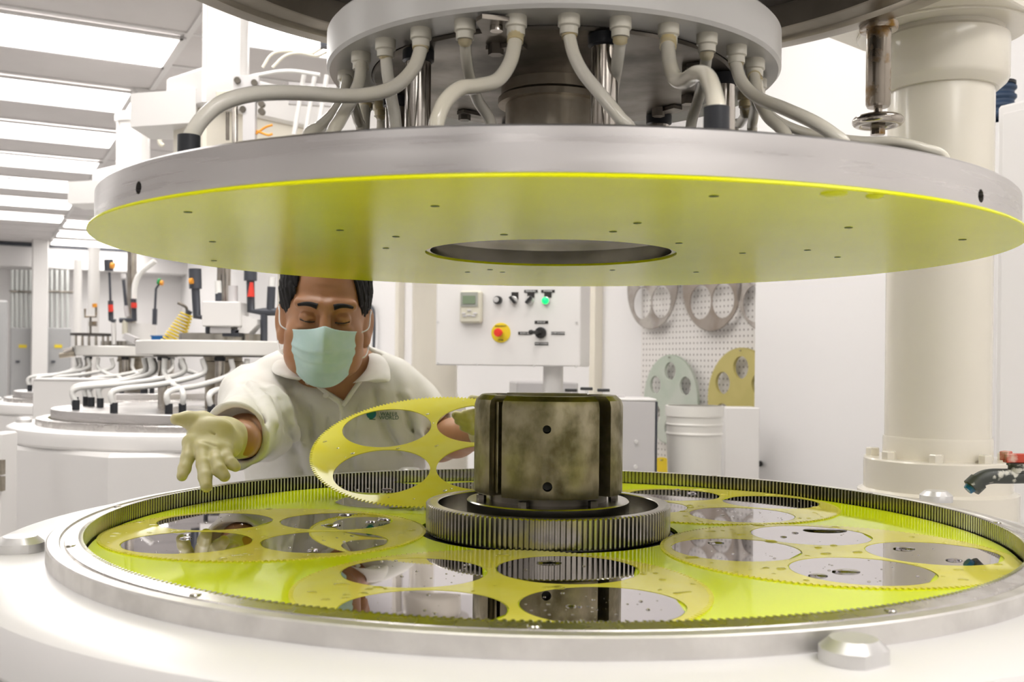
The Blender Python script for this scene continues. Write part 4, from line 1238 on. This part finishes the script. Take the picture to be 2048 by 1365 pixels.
G.chain([P(985, 835, 1.95), P(965, 806, 1.925), P(944, 801, 1.905)], [.014, .0115, .0095], .008)
G.make('glove', 'glove_latex', man)

# ================================================================== background machines (closed)
def mini_hose(root, C, dz, a0, a1, r1, r=.0072, m='hose_white'):
    p0 = Vector((C.x+.265*math.cos(a0), C.y+.265*math.sin(a0), E(.358+dz)))
    p1 = Vector((C.x+r1*math.cos(a1), C.y+r1*math.sin(a1), E(.205+dz)))
    m1 = p0 + Vector((0, 0, -.05)); m2 = p0.lerp(p1, .5) + Vector((0, 0, .012)); m3 = p1 + Vector((0, 0, .05))
    m2.z = p0.z*.45 + p1.z*.55
    h = tube('hose', [p0, m1, m2, m3, p1], r+.002, m, root, 10, 6)
    rod('end_cap', p1 + Vector((0, 0, .014)), p1 + Vector((0, 0, -.02)), r+.0045, 'black_rubber', h, 12)
def back_machine(C, label, seed, hz):
    root = thing('polishing_machine', label, 'machine', (C.x, C.y, 0), 'polishing machines in the background')
    dz = -.355
    base_unit(C, root)
    column_unit(C, root, rel=(.69, .80))
    lathe('ring_gear', [(.5655, -.23), (.5655, ZTOP), (.6015, -.199), (.6035, -.201), (.6035, -.2188), (.56, -.2188)], cyl_c(C), 'ring_steel', root, seg=128)
    for a in (-164, -71, 26, 117):
        a = R_(a); lathe('deck_stud', [(0, -.219), (.0255, -.219), (.0255, -.2085), (.0175, -.2015), (0, -.2015)], (C.x+.645*math.cos(a), C.y+.645*math.sin(a), E(0)), 'aluminium', root, seg=20)
    upper_unit(C, dz, root, detail=False)
    rnd = random.Random(seed)
    for q in range(13):
        a = R_(-190 + q*17 + rnd.uniform(-4, 4)); mini_hose(root, C, dz, a, a + R_(rnd.choice((-38, -24, 15, 30, 8))), rnd.uniform(.40, .53))
    # head: hub disc, lift block, pneumatic cylinder and arm
    lathe('hub_disc', [(0, .42+dz), (.15, .42+dz), (.15, .446+dz), (0, .446+dz)], cyl_c(C), 'gear_steel', root, seg=48)
    rod('lift_rod', (C.x, C.y, E(.44+dz)), (C.x, C.y, E(.86)), .024, 'chrome', root, 24)
    lathe('air_cylinder', [(0, .985), (.078, .985), (.078, 1.37), (.094, 1.375), (.094, 1.42), (.086, 1.43), (0, 1.43)] if hz else [(0, .985), (.078, .985), (.078, 1.24), (.094, 1.245), (.094, 1.28), (.086, 1.29), (0, 1.29)], cyl_c(C), 'white_paint', root, seg=48)
    for a in range(4):
        x, y = C.x+.084*math.cos(PI/4+a*PI/2), C.y+.084*math.sin(PI/4+a*PI/2); rod('tie_rod', (x, y, E(.985)), (x, y, E(1.38 if hz else 1.25)), .008, 'white_paint', root, 10)
    d = Vector((.69, .80, 0)); ang = math.atan2(d.y, d.x)
    box('head_beam', (C.x+d.x*.42, C.y+d.y*.42, E(.92)), (1.22, .24, .13), 'white_paint', root, rotz(ang), .01)
    v, f = prism_geo([(C.x-.30, C.y-.10), (C.x-.05, C.y-.18), (C.x-.05, C.y+.1), (C.x-.30, C.y+.1)], E(.80), E(.915)); obj('end_cover', v, f, 'white_paint', root)
    return root
C2 = P(446, 727, 3.66); C3 = P(262, 727, 5.45)
m2 = back_machine(Vector((C2.x, C2.y, 0)), 'closed white polishing machine in the background directly behind the outstretched hand', 5, True)
m3 = back_machine(Vector((C3.x, C3.y, 0)), 'farther closed white polishing machine at the left in front of the far wall', 9, False)
def pipe_(root, pts, d, r, m, seg=10):
    return tube('pipe', [P(u, v_, d) for u, v_ in pts], r, m, root, seg, 2, spline=False)
# pipework on machine two
d2 = 3.52
pipe_(m2, [(390, 538), (391, 578)], d2, .021, 'black_pvc'); pipe_(m2, [(391, 578), (394, 634), (418, 636), (419, 668)], d2, .014, 'black_pvc')
pipe_(m2, [(501, 535), (501, 562)], d2, .022, 'black_pvc'); pipe_(m2, [(501, 562), (502, 622), (528, 624), (566, 624)], d2, .014, 'black_pvc')
pipe_(m2, [(528, 624), (528, 688)], d2, .012, 'black_pvc'); pipe_(m2, [(543, 574), (541, 620)], d2, .014, 'black_pvc'); pipe_(m2, [(545, 555), (543, 578)], d2, .011, 'hose_white')
pipe_(m2, [(436, 562), (437, 588)], d2, .011, 'hose_white'); pipe_(m2, [(437, 586), (437, 603)], d2, .011, 'black_pvc'); pipe_(m2, [(466, 572), (466, 604)], d2, .016, 'panel_grey')
v, f = rod_geo(P(503, 565, d2-.03), P(502, 594, d2-.03), .006, 10, .013); obj('valve_lever', v, f, 'red_plastic', m2)
rod('valve_knob', P(386, 562, d2-.03), P(379, 563, d2-.03), .010, 'orange_plastic', m2, 10)
box('lift_block', P(452, 630, d2), (.130, .12, .085), 'white_paint', m2, b=.004); box('block_foot', P(448, 661, d2), (.07, .09, .022), 'panel_grey', m2)
box('block_joint', P(466, 667, d2-.01), (.055, .06, .022), 'black_pvc', m2)
v, f = prism_geo([(0, 0), (1, 0), (1, 1), (0, 1)], 0, 1)
q = [P(484, 630, d2), P(520, 640, d2), P(520, 650, d2), P(503, 668, d2), P(475, 666, d2), P(490, 655, d2)]
vs = [p + Vector((0, -.04, 0)) for p in q] + [p + Vector((0, .04, 0)) for p in q]
fs = [tuple(range(5, -1, -1)), tuple(range(6, 12))] + [(i, (i+1) % 6, (i+1) % 6+6, i+6) for i in range(6)]
obj('swing_bracket', vs, fs, 'white_paint', m2, smooth=False)
# upper valve gear of machine two, above our upper plate
d2b = 3.45
box('valve_plate', P(493, 178, d2b), (.085, .02, .085), 'panel_grey', m2); box('valve_plate', P(500, 240, d2b), (.04, .03, .15), 'panel_grey', m2)
for (u, v_) in ((474, 160), (508, 165), (485, 218), (522, 207), (522, 222)):
    p = P(u, v_, d2b-.02); rod('valve_port', p, p + Vector((0, .02, 0)), .011, 'dark_steel', m2, 14)
rod('guide_rod', P(470, 205, d2b), P(470, 290, d2b), .010, 'chrome', m2, 12); rod('guide_rod', P(455, 225, d2b), P(455, 280, d2b), .006, 'dark_steel', m2, 12)
box('clamp', P(450, 193, d2b-.02), (.05, .04, .03), 'keypad_beige', m2, b=.004)
tube('air_hose', [P(468, 200, d2b), P(490, 160, d2b), P(530, 148, d2b), P(580, 142, d2b), P(640, 150, d2b)], .007, 'hose_white', m2, 8)
tube('air_hose', [P(525, 135, d2b), P(545, 108, d2b), P(580, 102, d2b), P(620, 108, d2b), P(645, 96, d2b)], .005, 'fitting_nylon', m2, 8)
tube('air_hose', [P(545, 135, d2b), P(570, 112, d2b), P(600, 106, d2b), P(632, 112, d2b), P(655, 104, d2b)], .005, 'fitting_nylon', m2, 8)
tube('wire', [P(512, 268, d2b), P(530, 255, d2b), P(545, 250, d2b)], .004, 'orange_plastic', m2, 8); tube('wire', [P(513, 262, d2b), P(535, 270, d2b), P(545, 268, d2b)], .004, 'orange_plastic', m2, 8)
box('under_tray', P(625, 190, d2b+.1), (.16, .02, .075), 'panel_grey', m2, rotz(.2))
for u in (600, 622, 646): pipe_(m2, [(u+8, 150), (u-12, 270)], d2b+.05, .008, 'white_paint')
v, f = lathe_geo([(0, 0), (.02, 0), (.02, .05), (0, .05)], P(652, 96, 3.4), 12); obj('regulator', v, f, 'black_pvc', m2)
# pipework on machine three
d3 = 5.25
pipe_(m3, [(217, 520), (218, 542)], d3, .022, 'black_pvc'); rod('valve_knob', P(222, 531, d3-.03), P(228, 532, d3-.03), .016, 'orange_plastic', m3, 10)
pipe_(m3, [(219, 545), (221, 602)], d3, .006, 'black_pvc'); pipe_(m3, [(221, 602), (222, 640), (230, 643)], d3, .013, 'black_pvc'); rod('valve_lever', P(221, 610, d3-.03), P(222, 624, d3-.03), .013, 'red_plastic', m3, 10)
pipe_(m3, [(246, 548), (247, 558)], d3, .014, 'panel_grey'); pipe_(m3, [(247, 560), (252, 612)], d3, .008, 'black_pvc'); pipe_(m3, [(252, 612), (255, 634)], d3, .012, 'panel_grey')
pipe_(m3, [(267, 598), (269, 640), (240, 641)], d3, .014, 'black_pvc'); rod('valve_lever', P(268, 606, d3-.03), P(268, 616, d3-.03), .015, 'red_plastic', m3, 10)
tube('air_hose', [P(268, 598, d3), P(270, 570, d3), P(282, 545, d3), P(310, 522, d3)], .015, 'hose_white', m3, 8)
pipe_(m3, [(320, 566), (312, 578), (310, 620)], d3, .006, 'black_pvc'); pipe_(m3, [(310, 618), (309, 650)], d3, .012, 'black_pvc'); rod('valve_knob', P(316, 563, d3), P(320, 564, d3), .016, 'green_plastic', m3, 10); rod('valve_knob', P(321, 566, d3), P(326, 567, d3), .013, 'orange_plastic', m3, 10)
pipe_(m3, [(227, 646), (228, 690)], d3, .012, 'white_paint'); pipe_(m3, [(250, 640), (250, 668)], d3, .014, 'keypad_beige')
lathe('drum', [(0, 0), (.075, 0), (.075, .11), (0, .11)], P(282, 690, d3+.1), 'white_paint', m3, seg=32)
box('control_wedge', P(262, 677, d3-.05), (.06, .06, .03), 'panel_grey', m3, Matrix.Rotation(.4, 3, 'Y'))
lathe('top_table', [(0, 0), (.10, 0), (.10, .012), (0, .012)], P(183, 672, d3), 'recess_black', m3, seg=32)
for u in (152, 165, 178, 192, 206, 216): pipe_(m3, [(u, 672), (u, 700)], d3, .006, 'chrome')
pipe_(m3, [(170, 618), (170, 634), (192, 634), (192, 612)], d3, .006, 'rusty_chrome'); pipe_(m3, [(181, 634), (181, 672)], d3, .005, 'dark_steel'); box('cap_block', P(186, 648, d3), (.03, .03, .025), 'rusty_chrome', m3)
rod('valve_knob', P(189, 608, d3), P(190, 615, d3), .012, 'orange_plastic', m3, 10)
rod('spigot', P(120, 712, d3), P(150, 708, d3), .014, 'column_steel', m3, 12); rod('spigot_end', P(128, 704, d3), P(146, 699, d3), .012, 'chrome', m3, 12)
tube('elbow_fitting', [P(306, 245, 5.3), P(316, 248, 5.3), P(319, 262, 5.3), P(320, 285, 5.3), P(326, 292, 5.3)], .012, 'keypad_beige', m3, 8)
# white stand pipes behind
for (u, w, v0_, v1_, d, lb) in ((187, 22, 495, 700, 6.6, 'white standpipe behind the far polishing machine, taller of two'), (155, 16, 520, 700, 7.2, 'white standpipe behind the far polishing machine, thinner and further left')):
    p = P(u, 600, d); r = w/2/F_PX*d
    t = thing('standpipe', lb, 'pipe', (p.x, p.y, 0))
    lathe('tube', [(0, .0), (r, .0), (r, P(u, v0_, d).z), (0, P(u, v0_, d).z)], (p.x, p.y, 0), 'white_paint', t, seg=24); lathe('coupling', [(r, 1.1), (r+.012, 1.11), (r+.012, 1.2), (r, 1.21)], (p.x, p.y, 0), 'white_paint', t, seg=24)
# yellow coil hose, blue bin, white box
a, b = P(374, 628, 4.3), P(342, 692, 4.3)
ax = (b-a); L = ax.length; ax.normalize(); n1 = ax.cross(Vector((0, 1, 0))).normalized(); n2 = ax.cross(n1)
pts = [a + ax*L*t + (n1*math.cos(2*PI*11*t)+n2*math.sin(2*PI*11*t))*(.024+.022*t) for t in [i/180 for i in range(181)]]
ch = thing('coil_hose', 'yellow coiled air hose hanging beside the background machine', 'hose', b)
tube('coil', pts, .0036, 'yellow_plastic', ch, 8, 1, spline=False)
tube('lead', [a, P(372, 615, 4.3), P(356, 606, 4.3)], .006, 'dark_steel', ch, 8)
rod('end_fitting', P(380, 622, 4.3), P(374, 632, 4.3), .012, 'black_pvc', ch, 10)
bb = thing('storage_bin', 'small blue plastic bin behind the background machine', 'bin', P(320, 692, 4.8))
box('tub', P(320, 682, 4.8), (.055, .08, .042), 'blue_plastic', bb, b=.003); box('rim', P(320, 673, 4.8), (.060, .085, .005), 'blue_plastic', bb)
wb = thing('white_box', 'plain white box-shaped cover standing left of the background machine plate', 'box', P(150, 850, 4.35))
p = P(151, 812, 4.35); box('body', (p.x, p.y, (p.z+.11)/2+.0), (.25, .25, p.z+.11), 'white_paint', wb, b=.006); box('lid_edge', (p.x, p.y, p.z+.112), (.256, .256, .008), 'white_paint', wb, b=.002)
# guard post at the left edge
gp = P(8, 900, 2.9)
gpt = thing('door_post', 'white cabinet door edge with worn metal hinges at the left border', 'door', (gp.x, gp.y, 0))
box('post', (gp.x-.005, gp.y, .54), (.04, .10, 1.10), 'white_paint', gpt, b=.005)
for v_ in (935, 968): box('hinge', P(3, v_, 2.845), (.012, .02, .04), 'column_steel', gpt)

# far wall: electrical panels, conduits, pillar, dark cabinet
AF = A1-.6
for n, (u0, u1, lb) in enumerate(((21, 66, 'grey electrical cabinet with yellow label left of the white pillar'), (88, 141, 'grey electrical cabinet with yellow label right of the white pillar'))):
    a_, b_ = PA(u0, 656, AF), PA(u1, 656, AF); w = (b_-a_).length
    t = thing('electrical_cabinet', lb, 'cabinet', ((a_.x+b_.x)/2, (a_.y+b_.y)/2, 0))
    zc_ = a_.z/2+.1; box('body', ((a_.x+b_.x)/2, (a_.y+b_.y)/2, a_.z/2), (w, .25, a_.z), 'cabinet_grey', t, RROOM, .01)
    m_ = (a_+b_)/2 - DA*.13; q = PA((u0+u1)/2+2, 693, AF-.135)
    box('warning_label', q, (.10, .006, .045), 'estop_yellow', t, RROOM); box('handle', PA((u0+u1)/2-8, 724, AF-.14), (.05, .03, .03), 'black_pvc', t, RROOM)
    for k in range(5):
        u = u0 + (u1-u0)*(k+.4)/5; p0 = PA(u, 656, AF); p1 = PA(u, 540, AF)
        cd = tag(rod('conduit', p0, p1, .024, 'conduit_steel', None, 12), '%s vertical steel conduit above the %s electrical cabinet' % (['leftmost', 'second', 'middle', 'fourth', 'rightmost'][k], ['left', 'right'][n]), 'conduit', 'conduits on the far wall')
    s0 = PA(u0-2, 583, AF-.03); s1 = PA(u1+6, 585, AF-.03); tag(rod('strut_rail', s0, s1, .016, 'dark_steel', None, 8), 'thin horizontal rail holding the conduits above the %s cabinet' % ['left', 'right'][n], 'rail')
p = PA(79, 650, AF-.3); tag(box('pillar', (p.x, p.y, E(.65)), (.20, .2, 3.6-.3), 'white_paint', None, RROOM, .01), 'white square pillar between the two grey electrical cabinets', 'pillar')
p = PA(2, 700, 9.5); t = thing('dark_cabinet', 'tall dark grey cabinet at the left edge of the picture', 'cabinet', (p.x, p.y, 0))
q = PA(18, 604, 9.5); box('body', (q.x-.2, q.y-.1, q.z/2), (.42, .4, q.z), 'cabinet_grey', t, RROOM, .01); box('edge_trim', (q.x+.005, q.y-.25, q.z/2), (.02, .02, q.z), 'panel_grey', t, RROOM)

# ================================================================== control panel
DP = 3.45
pn_rot = rotz(R_(-15))
def pp_(u, v_, out=0.0):        # point on the panel face
    n = pn_rot @ Vector((0, -1, 0)); c0 = P(1016, 650, DP)
    a, k = ray(u, v_); dr = Vector((a, 1, -k)); o_ = Vector((0, 0, ZC))
    t = (c0-o_).dot(n)/dr.dot(n); return o_ + dr*t + n*out
tl, br_ = pp_(873, 520), pp_(1160, 734)
pw = (Vector((br_.x-tl.x, br_.y-tl.y, 0))).length; ph_ = tl.z-br_.z
pcn = (tl+br_)/2 + pn_rot @ Vector((0, .085, 0))
cp = thing('control_panel', 'white control panel box on posts with keypad, knobs and emergency stop', 'control panel', (pcn.x, pcn.y, 0))
box('enclosure', pcn, (pw, .17, ph_), 'white_paint', cp, pn_rot, .004)
nrm = pn_rot @ Vector((0, -1, 0))
prot = pn_rot @ Matrix.Rotation(PI/2, 3, 'X')           # local z -> -normal... local x right, local y up
def ptext(body, u, v_, size, m, parent, out=.003):
    mt = prot.to_4x4(); mt.translation = pp_(u, v_, out)
    return text_obj('lettering', body, m, parent, size, mt)
for (u, v_) in ((876, 727), (954, 730), (1068, 732), (1152, 734), (876, 645), (1153, 646)):
    p = pp_(u, v_); rod('screw', p, p + nrm*.003, .004, 'aluminium', cp, 10)
kp = box('keypad', pp_(945, 615, .012), (.076, .026, .108), 'keypad_beige', cp, pn_rot, .006)
box('keypad_face', pp_(943, 600, .026), (.060, .004, .048), 'keypad_grey', kp, pn_rot); box('display', pp_(943, 601, .029), (.044, .003, .027), 'lcd', kp, pn_rot)
for (u, v_) in ((932, 628), (955, 628), (943, 622), (943, 632), (934, 633), (952, 633)): box('key', pp_(u, v_, .027), (.013, .004, .006), 'panel_grey', kp, pn_rot, .001)
nax = axis_to(nrm)
def knob(u, v_, r, h, m, name, parent=cp, base='aluminium', br=None):
    k_ = obj(name, *lathe_geo([(0, 0), (r, 0), (r, h*.8), (r*.85, h), (0, h)], pp_(u, v_), 24, axis=nax), m, parent); return k_
k1 = knob(997, 601, .014, .022, 'knob_black', 'dial_knob'); obj('knob_cap', *lathe_geo([(0, 0), (.0095, 0), (.009, .004), (0, .004)], pp_(996, 600.5, .022), 20, axis=nax), 'aluminium', k1)
lab1 = box('label_plate', pp_(1030, 592, .001), (.024, .002, .024), 'label_black', cp, pn_rot)
for (u, tilt) in ((1028, .7), (1060, -.7)):
    s_ = knob(u, 601, .0135, .012, 'aluminium', 'selector_switch'); box('selector_handle', pp_(u, 601, .018), (.009, .016, .028), 'knob_black', s_, pn_rot @ Matrix.Rotation(-tilt, 3, 'Y'), .001)
for (u, tx) in ((1062, 'MANUAL'), (1096, 'POWER')):
    l_ = box('label_plate', pp_(u, 583, .001), (.046, .002, .0095), 'label_black', cp, pn_rot); ptext(tx, u, 583, .0085, 'label_white', l_); box('label_stem', pp_(u, 591, .001), (.024, .002, .016), 'label_black', l_, pn_rot)
g_ = knob(1092, 602, .0135, .010, 'aluminium', 'pilot_lamp'); obj('lens', *lathe_geo([(0, .018), (.007, .016), (.0115, .010), (.012, 0), (0, 0)], pp_(1092, 602, .004), 24, axis=nax), 'lamp_green', g_)
es = knob(1002, 666, .0335, .003, 'estop_yellow', 'stop_plate'); obj('stop_button', *lathe_geo([(0, 0), (.009, 0), (.009, .016), (.0135, .020), (.0145, .030), (.012, .034), (0, .035)], pp_(1001, 666, .003), 28, axis=nax), 'estop_red', es)
ptext('EMERGENCY', 1002, 653, .0068, 'label_black', es, .0035); ptext('STOP', 1002, 681, .0075, 'label_black', es, .0035)
js = knob(1082, 666, .019, .012, 'knob_black', 'joystick_base'); rod('joystick', pp_(1082, 666, .01), pp_(1072, 666, .05), .006, 'knob_black', js, 12); v, f = lathe_geo([(0, -.009), (.007, -.007), (.009, 0), (.007, .007), (0, .009)], pp_(1070, 666, .055), 16, axis=nax); obj('joystick_ball', v, f, 'knob_black', js)
for (u, v_, tx) in ((1083, 645, 'RAM UP'), (1050, 667, 'SLOW UP'), (1116, 667, 'SLOW DOWN'), (1083, 688, 'RAM DOWN')):
    l_ = box('label_plate', pp_(u, v_, .001), (.046, .002, .0098), 'label_black', cp, pn_rot); ptext(tx, u, v_, .0075, 'label_white', l_)
p = pp_(1095, 735) + pn_rot @ Vector((0, .085, 0)); rod('post', (p.x, p.y, 0), (p.x, p.y, p.z+.01), .034, 'white_paint', cp, 32)
# low cabinet with valve handles behind the hub
p = P(1272, 868, 3.2)
vb_ = thing('valve_cabinet', 'grey steel cabinet with three black valve handles right of the hub', 'cabinet', (p.x-.10, p.y, 0))
tz = P(1270, 803, 3.2).z; cw = .29
xr = P(1312, 868, 3.2).x
box('body', (xr-cw/2, 3.2+.09, tz/2), (cw, .18, tz), 'panel_grey', vb_, b=.004)
box('top_tray', (xr-cw/2, 3.2+.09, tz+.004), (cw, .18, .008), 'white_paint', vb_, b=.002); box('side_trim', (xr+.001, 3.2+.004, tz/2), (.006, .01, tz), 'black_pvc', vb_)
for (u, v_) in ((1272, 884), (1271, 934)): q = P(u, v_, 3.2); rod('screw', q, q + Vector((0, -.006, 0)), .006, 'white_paint', vb_, 12)
for (u, v_) in ((1142, 781), (1173, 778), (1207, 781)):
    q = P(u, v_, 3.32); h_ = box('valve_handle', q, (.040, .014, .010), 'knob_black', vb_, b=.002); rod('stem', q, Vector((q.x, q.y, tz+.006)), .005, 'aluminium', h_, 10)
q = P(1238, 797, 3.3); box('latch', (q.x, q.y, tz+.012), (.035, .02, .008), 'panel_grey', vb_)
q = P(1085, 778, 4.3); tag(box('low_cabinet', (q.x, q.y, (q.z+.03)/2), (.25, .3, q.z+.03), 'panel_grey', None, rotz(.1), .006), 'pale grey low cabinet behind the post of the control panel', 'cabinet')
# buckets
def bucket(u0, u1, v0_, v1_, d, label):
    c_ = P((u0+u1)/2, v1_, d); r = (u1-u0)/2/F_PX*d; h0 = P(u0, v0_, d).z
    t = thing('bucket', label, 'bucket', (c_.x, c_.y, h0-.30), 'white buckets by the pegboard')
    lathe('tub', [(0, h0-.30), (r*.88, h0-.30), (r*.97, h0-.012), (r*.93, h0-.012), (r*.85, h0-.28), (0, h0-.28)], (c_.x, c_.y, 0), 'bucket_plastic', t, seg=40)
    lathe('rim', [(r*.96, h0-.034), (r*1.0, h0-.034), (r*1.0, h0), (r*.93, h0)], (c_.x, c_.y, 0), 'bucket_plastic', t, seg=40)
    for s in (.06, .09): lathe('rib', [(r*.95, h0-s-.006), (r*.985, h0-s), (r*.95, h0-s+.006)], (c_.x, c_.y, 0), 'bucket_plastic', t, seg=40)
    return c_, r, h0
bk = bucket(1330, 1446, 811, 940, 3.35, 'white plastic bucket on a stand in front of the pegboard')
sq = tag(box('bucket_stand', (bk[0].x+.10, bk[0].y+.10, (bk[2]-.30)/2), (.30, .30, bk[2]-.30), 'white_paint', None, RROOM, .005), 'white cabinet below the plastic bucket', 'cabinet')
p0 = P(1478, 880, 3.62); pz_ = P(1478, 814, 3.62).z
tag(box('splash_cover', (p0.x-.005, p0.y, (pz_+bk[2]-.30)/2), (.125, .10, pz_-(bk[2]-.30)), 'white_paint', None, rotz(0.1), .004), 'white upright cover between the bucket and the partition wall', 'cover')
q = PB(1521, 927, BP); rod('wall_knob', q, q + Vector((-.01, -.03, 0)), .010, 'knob_black', PARTITION, 14)

# spare carriers hung on the pegboard
def wall_carrier(u, v_, r, holes, hr_, hole_r, m, label, th=.006, ph=0.0, off=.035):
    c_ = PB(u, v_, BW-.018-off)
    loops = [circ(hole_r, 40, hr_*math.cos(ph+2*PI*k/holes), hr_*math.sin(ph+2*PI*k/holes)) for k in range(holes)]
    v, f = plate_geo(tooth_loop(r, 120, .004), loops, th)
    M_ = Matrix.Translation(c_) @ rotz(ROOM-PI/2).to_4x4() @ Matrix.Rotation(PI/2, 4, 'X')
    t = thing('spare_carrier', label, 'carrier', c_, 'spare carriers on the pegboard')
    obj('disc', [M_ @ Vector(q) for q in v], f, m, t)
    top = M_ @ Vector((0, r-.012, 0)); rod('peg', top + DB*.04, top - DB*.02, .0035, 'chrome', t, 8)
wall_carrier(1305, 573, .198, 4, .105, .073, 'clear_carrier', 'translucent brownish spare carrier with big holes, upper left on the pegboard', ph=PI/4)
wall_carrier(1425, 568, .200, 4, .105, .073, 'brown_carrier', 'dark brown spare carrier with big holes, upper middle of the pegboard', ph=PI/4)
wall_carrier(1538, 568, .190, 4, .105, .073, 'clear_carrier', 'spare carrier partly hidden at the upper right of the pegboard', ph=PI/4)
wall_carrier(1344, 800, .200, 6, .128, .040, 'sage_carrier', 'pale green spare carrier with six round holes, lower left on the pegboard', th=.012, ph=PI/2)
wall_carrier(1486, 800, .210, 6, .130, .046, 'mustard_carrier', 'mustard yellow spare carrier with six round holes, lower right on the pegboard', th=.014, ph=PI/2)
wall_carrier(1327, 1000, .190, 4, .105, .060, 'yellow_plastic', 'bright yellow spare carrier low on the pegboard, mostly hidden', ph=PI/4)

# cabinet and hose right of the column
e_ = PB(1992, 212, 2.27); ae = e_.dot(DA); zt_ = e_.z
wc = thing('wall_cabinet', 'tall white cabinet at the right edge behind the cream column', 'cabinet', AB(ae-.45, 2.41, 0))
box('body', AB(ae-.45, 2.41, zt_/2), (.27, .90, zt_), 'white_paint', wc, RROOM, .006)
for q_ in (0, 1): box('door', AB(ae-.235-.43*q_, 2.267, zt_/2), (.012, .42, zt_-.05), 'white_paint', wc, RROOM, .003)
hs = thing('corrugated_hose', 'dark blue corrugated hose rising from the white cabinet beside the column', 'hose', (PB(1999, 215, 2.40).x, PB(1999, 215, 2.40).y, zt_))
c_ = PB(1999, 215, 2.40)
prof = []
for i in range(16):
    z = i*.006; prof.append((.036 + (.006 if i % 4 in (1, 2) else 0), z))
lathe('bellows', prof, (c_.x, c_.y, zt_), 'dark_blue_rubber', hs, seg=24)
lathe('top_clamp', [(0, .090), (.040, .090), (.040, .098), (0, .098)], (c_.x, c_.y, zt_), 'black_rubber', hs, seg=24)
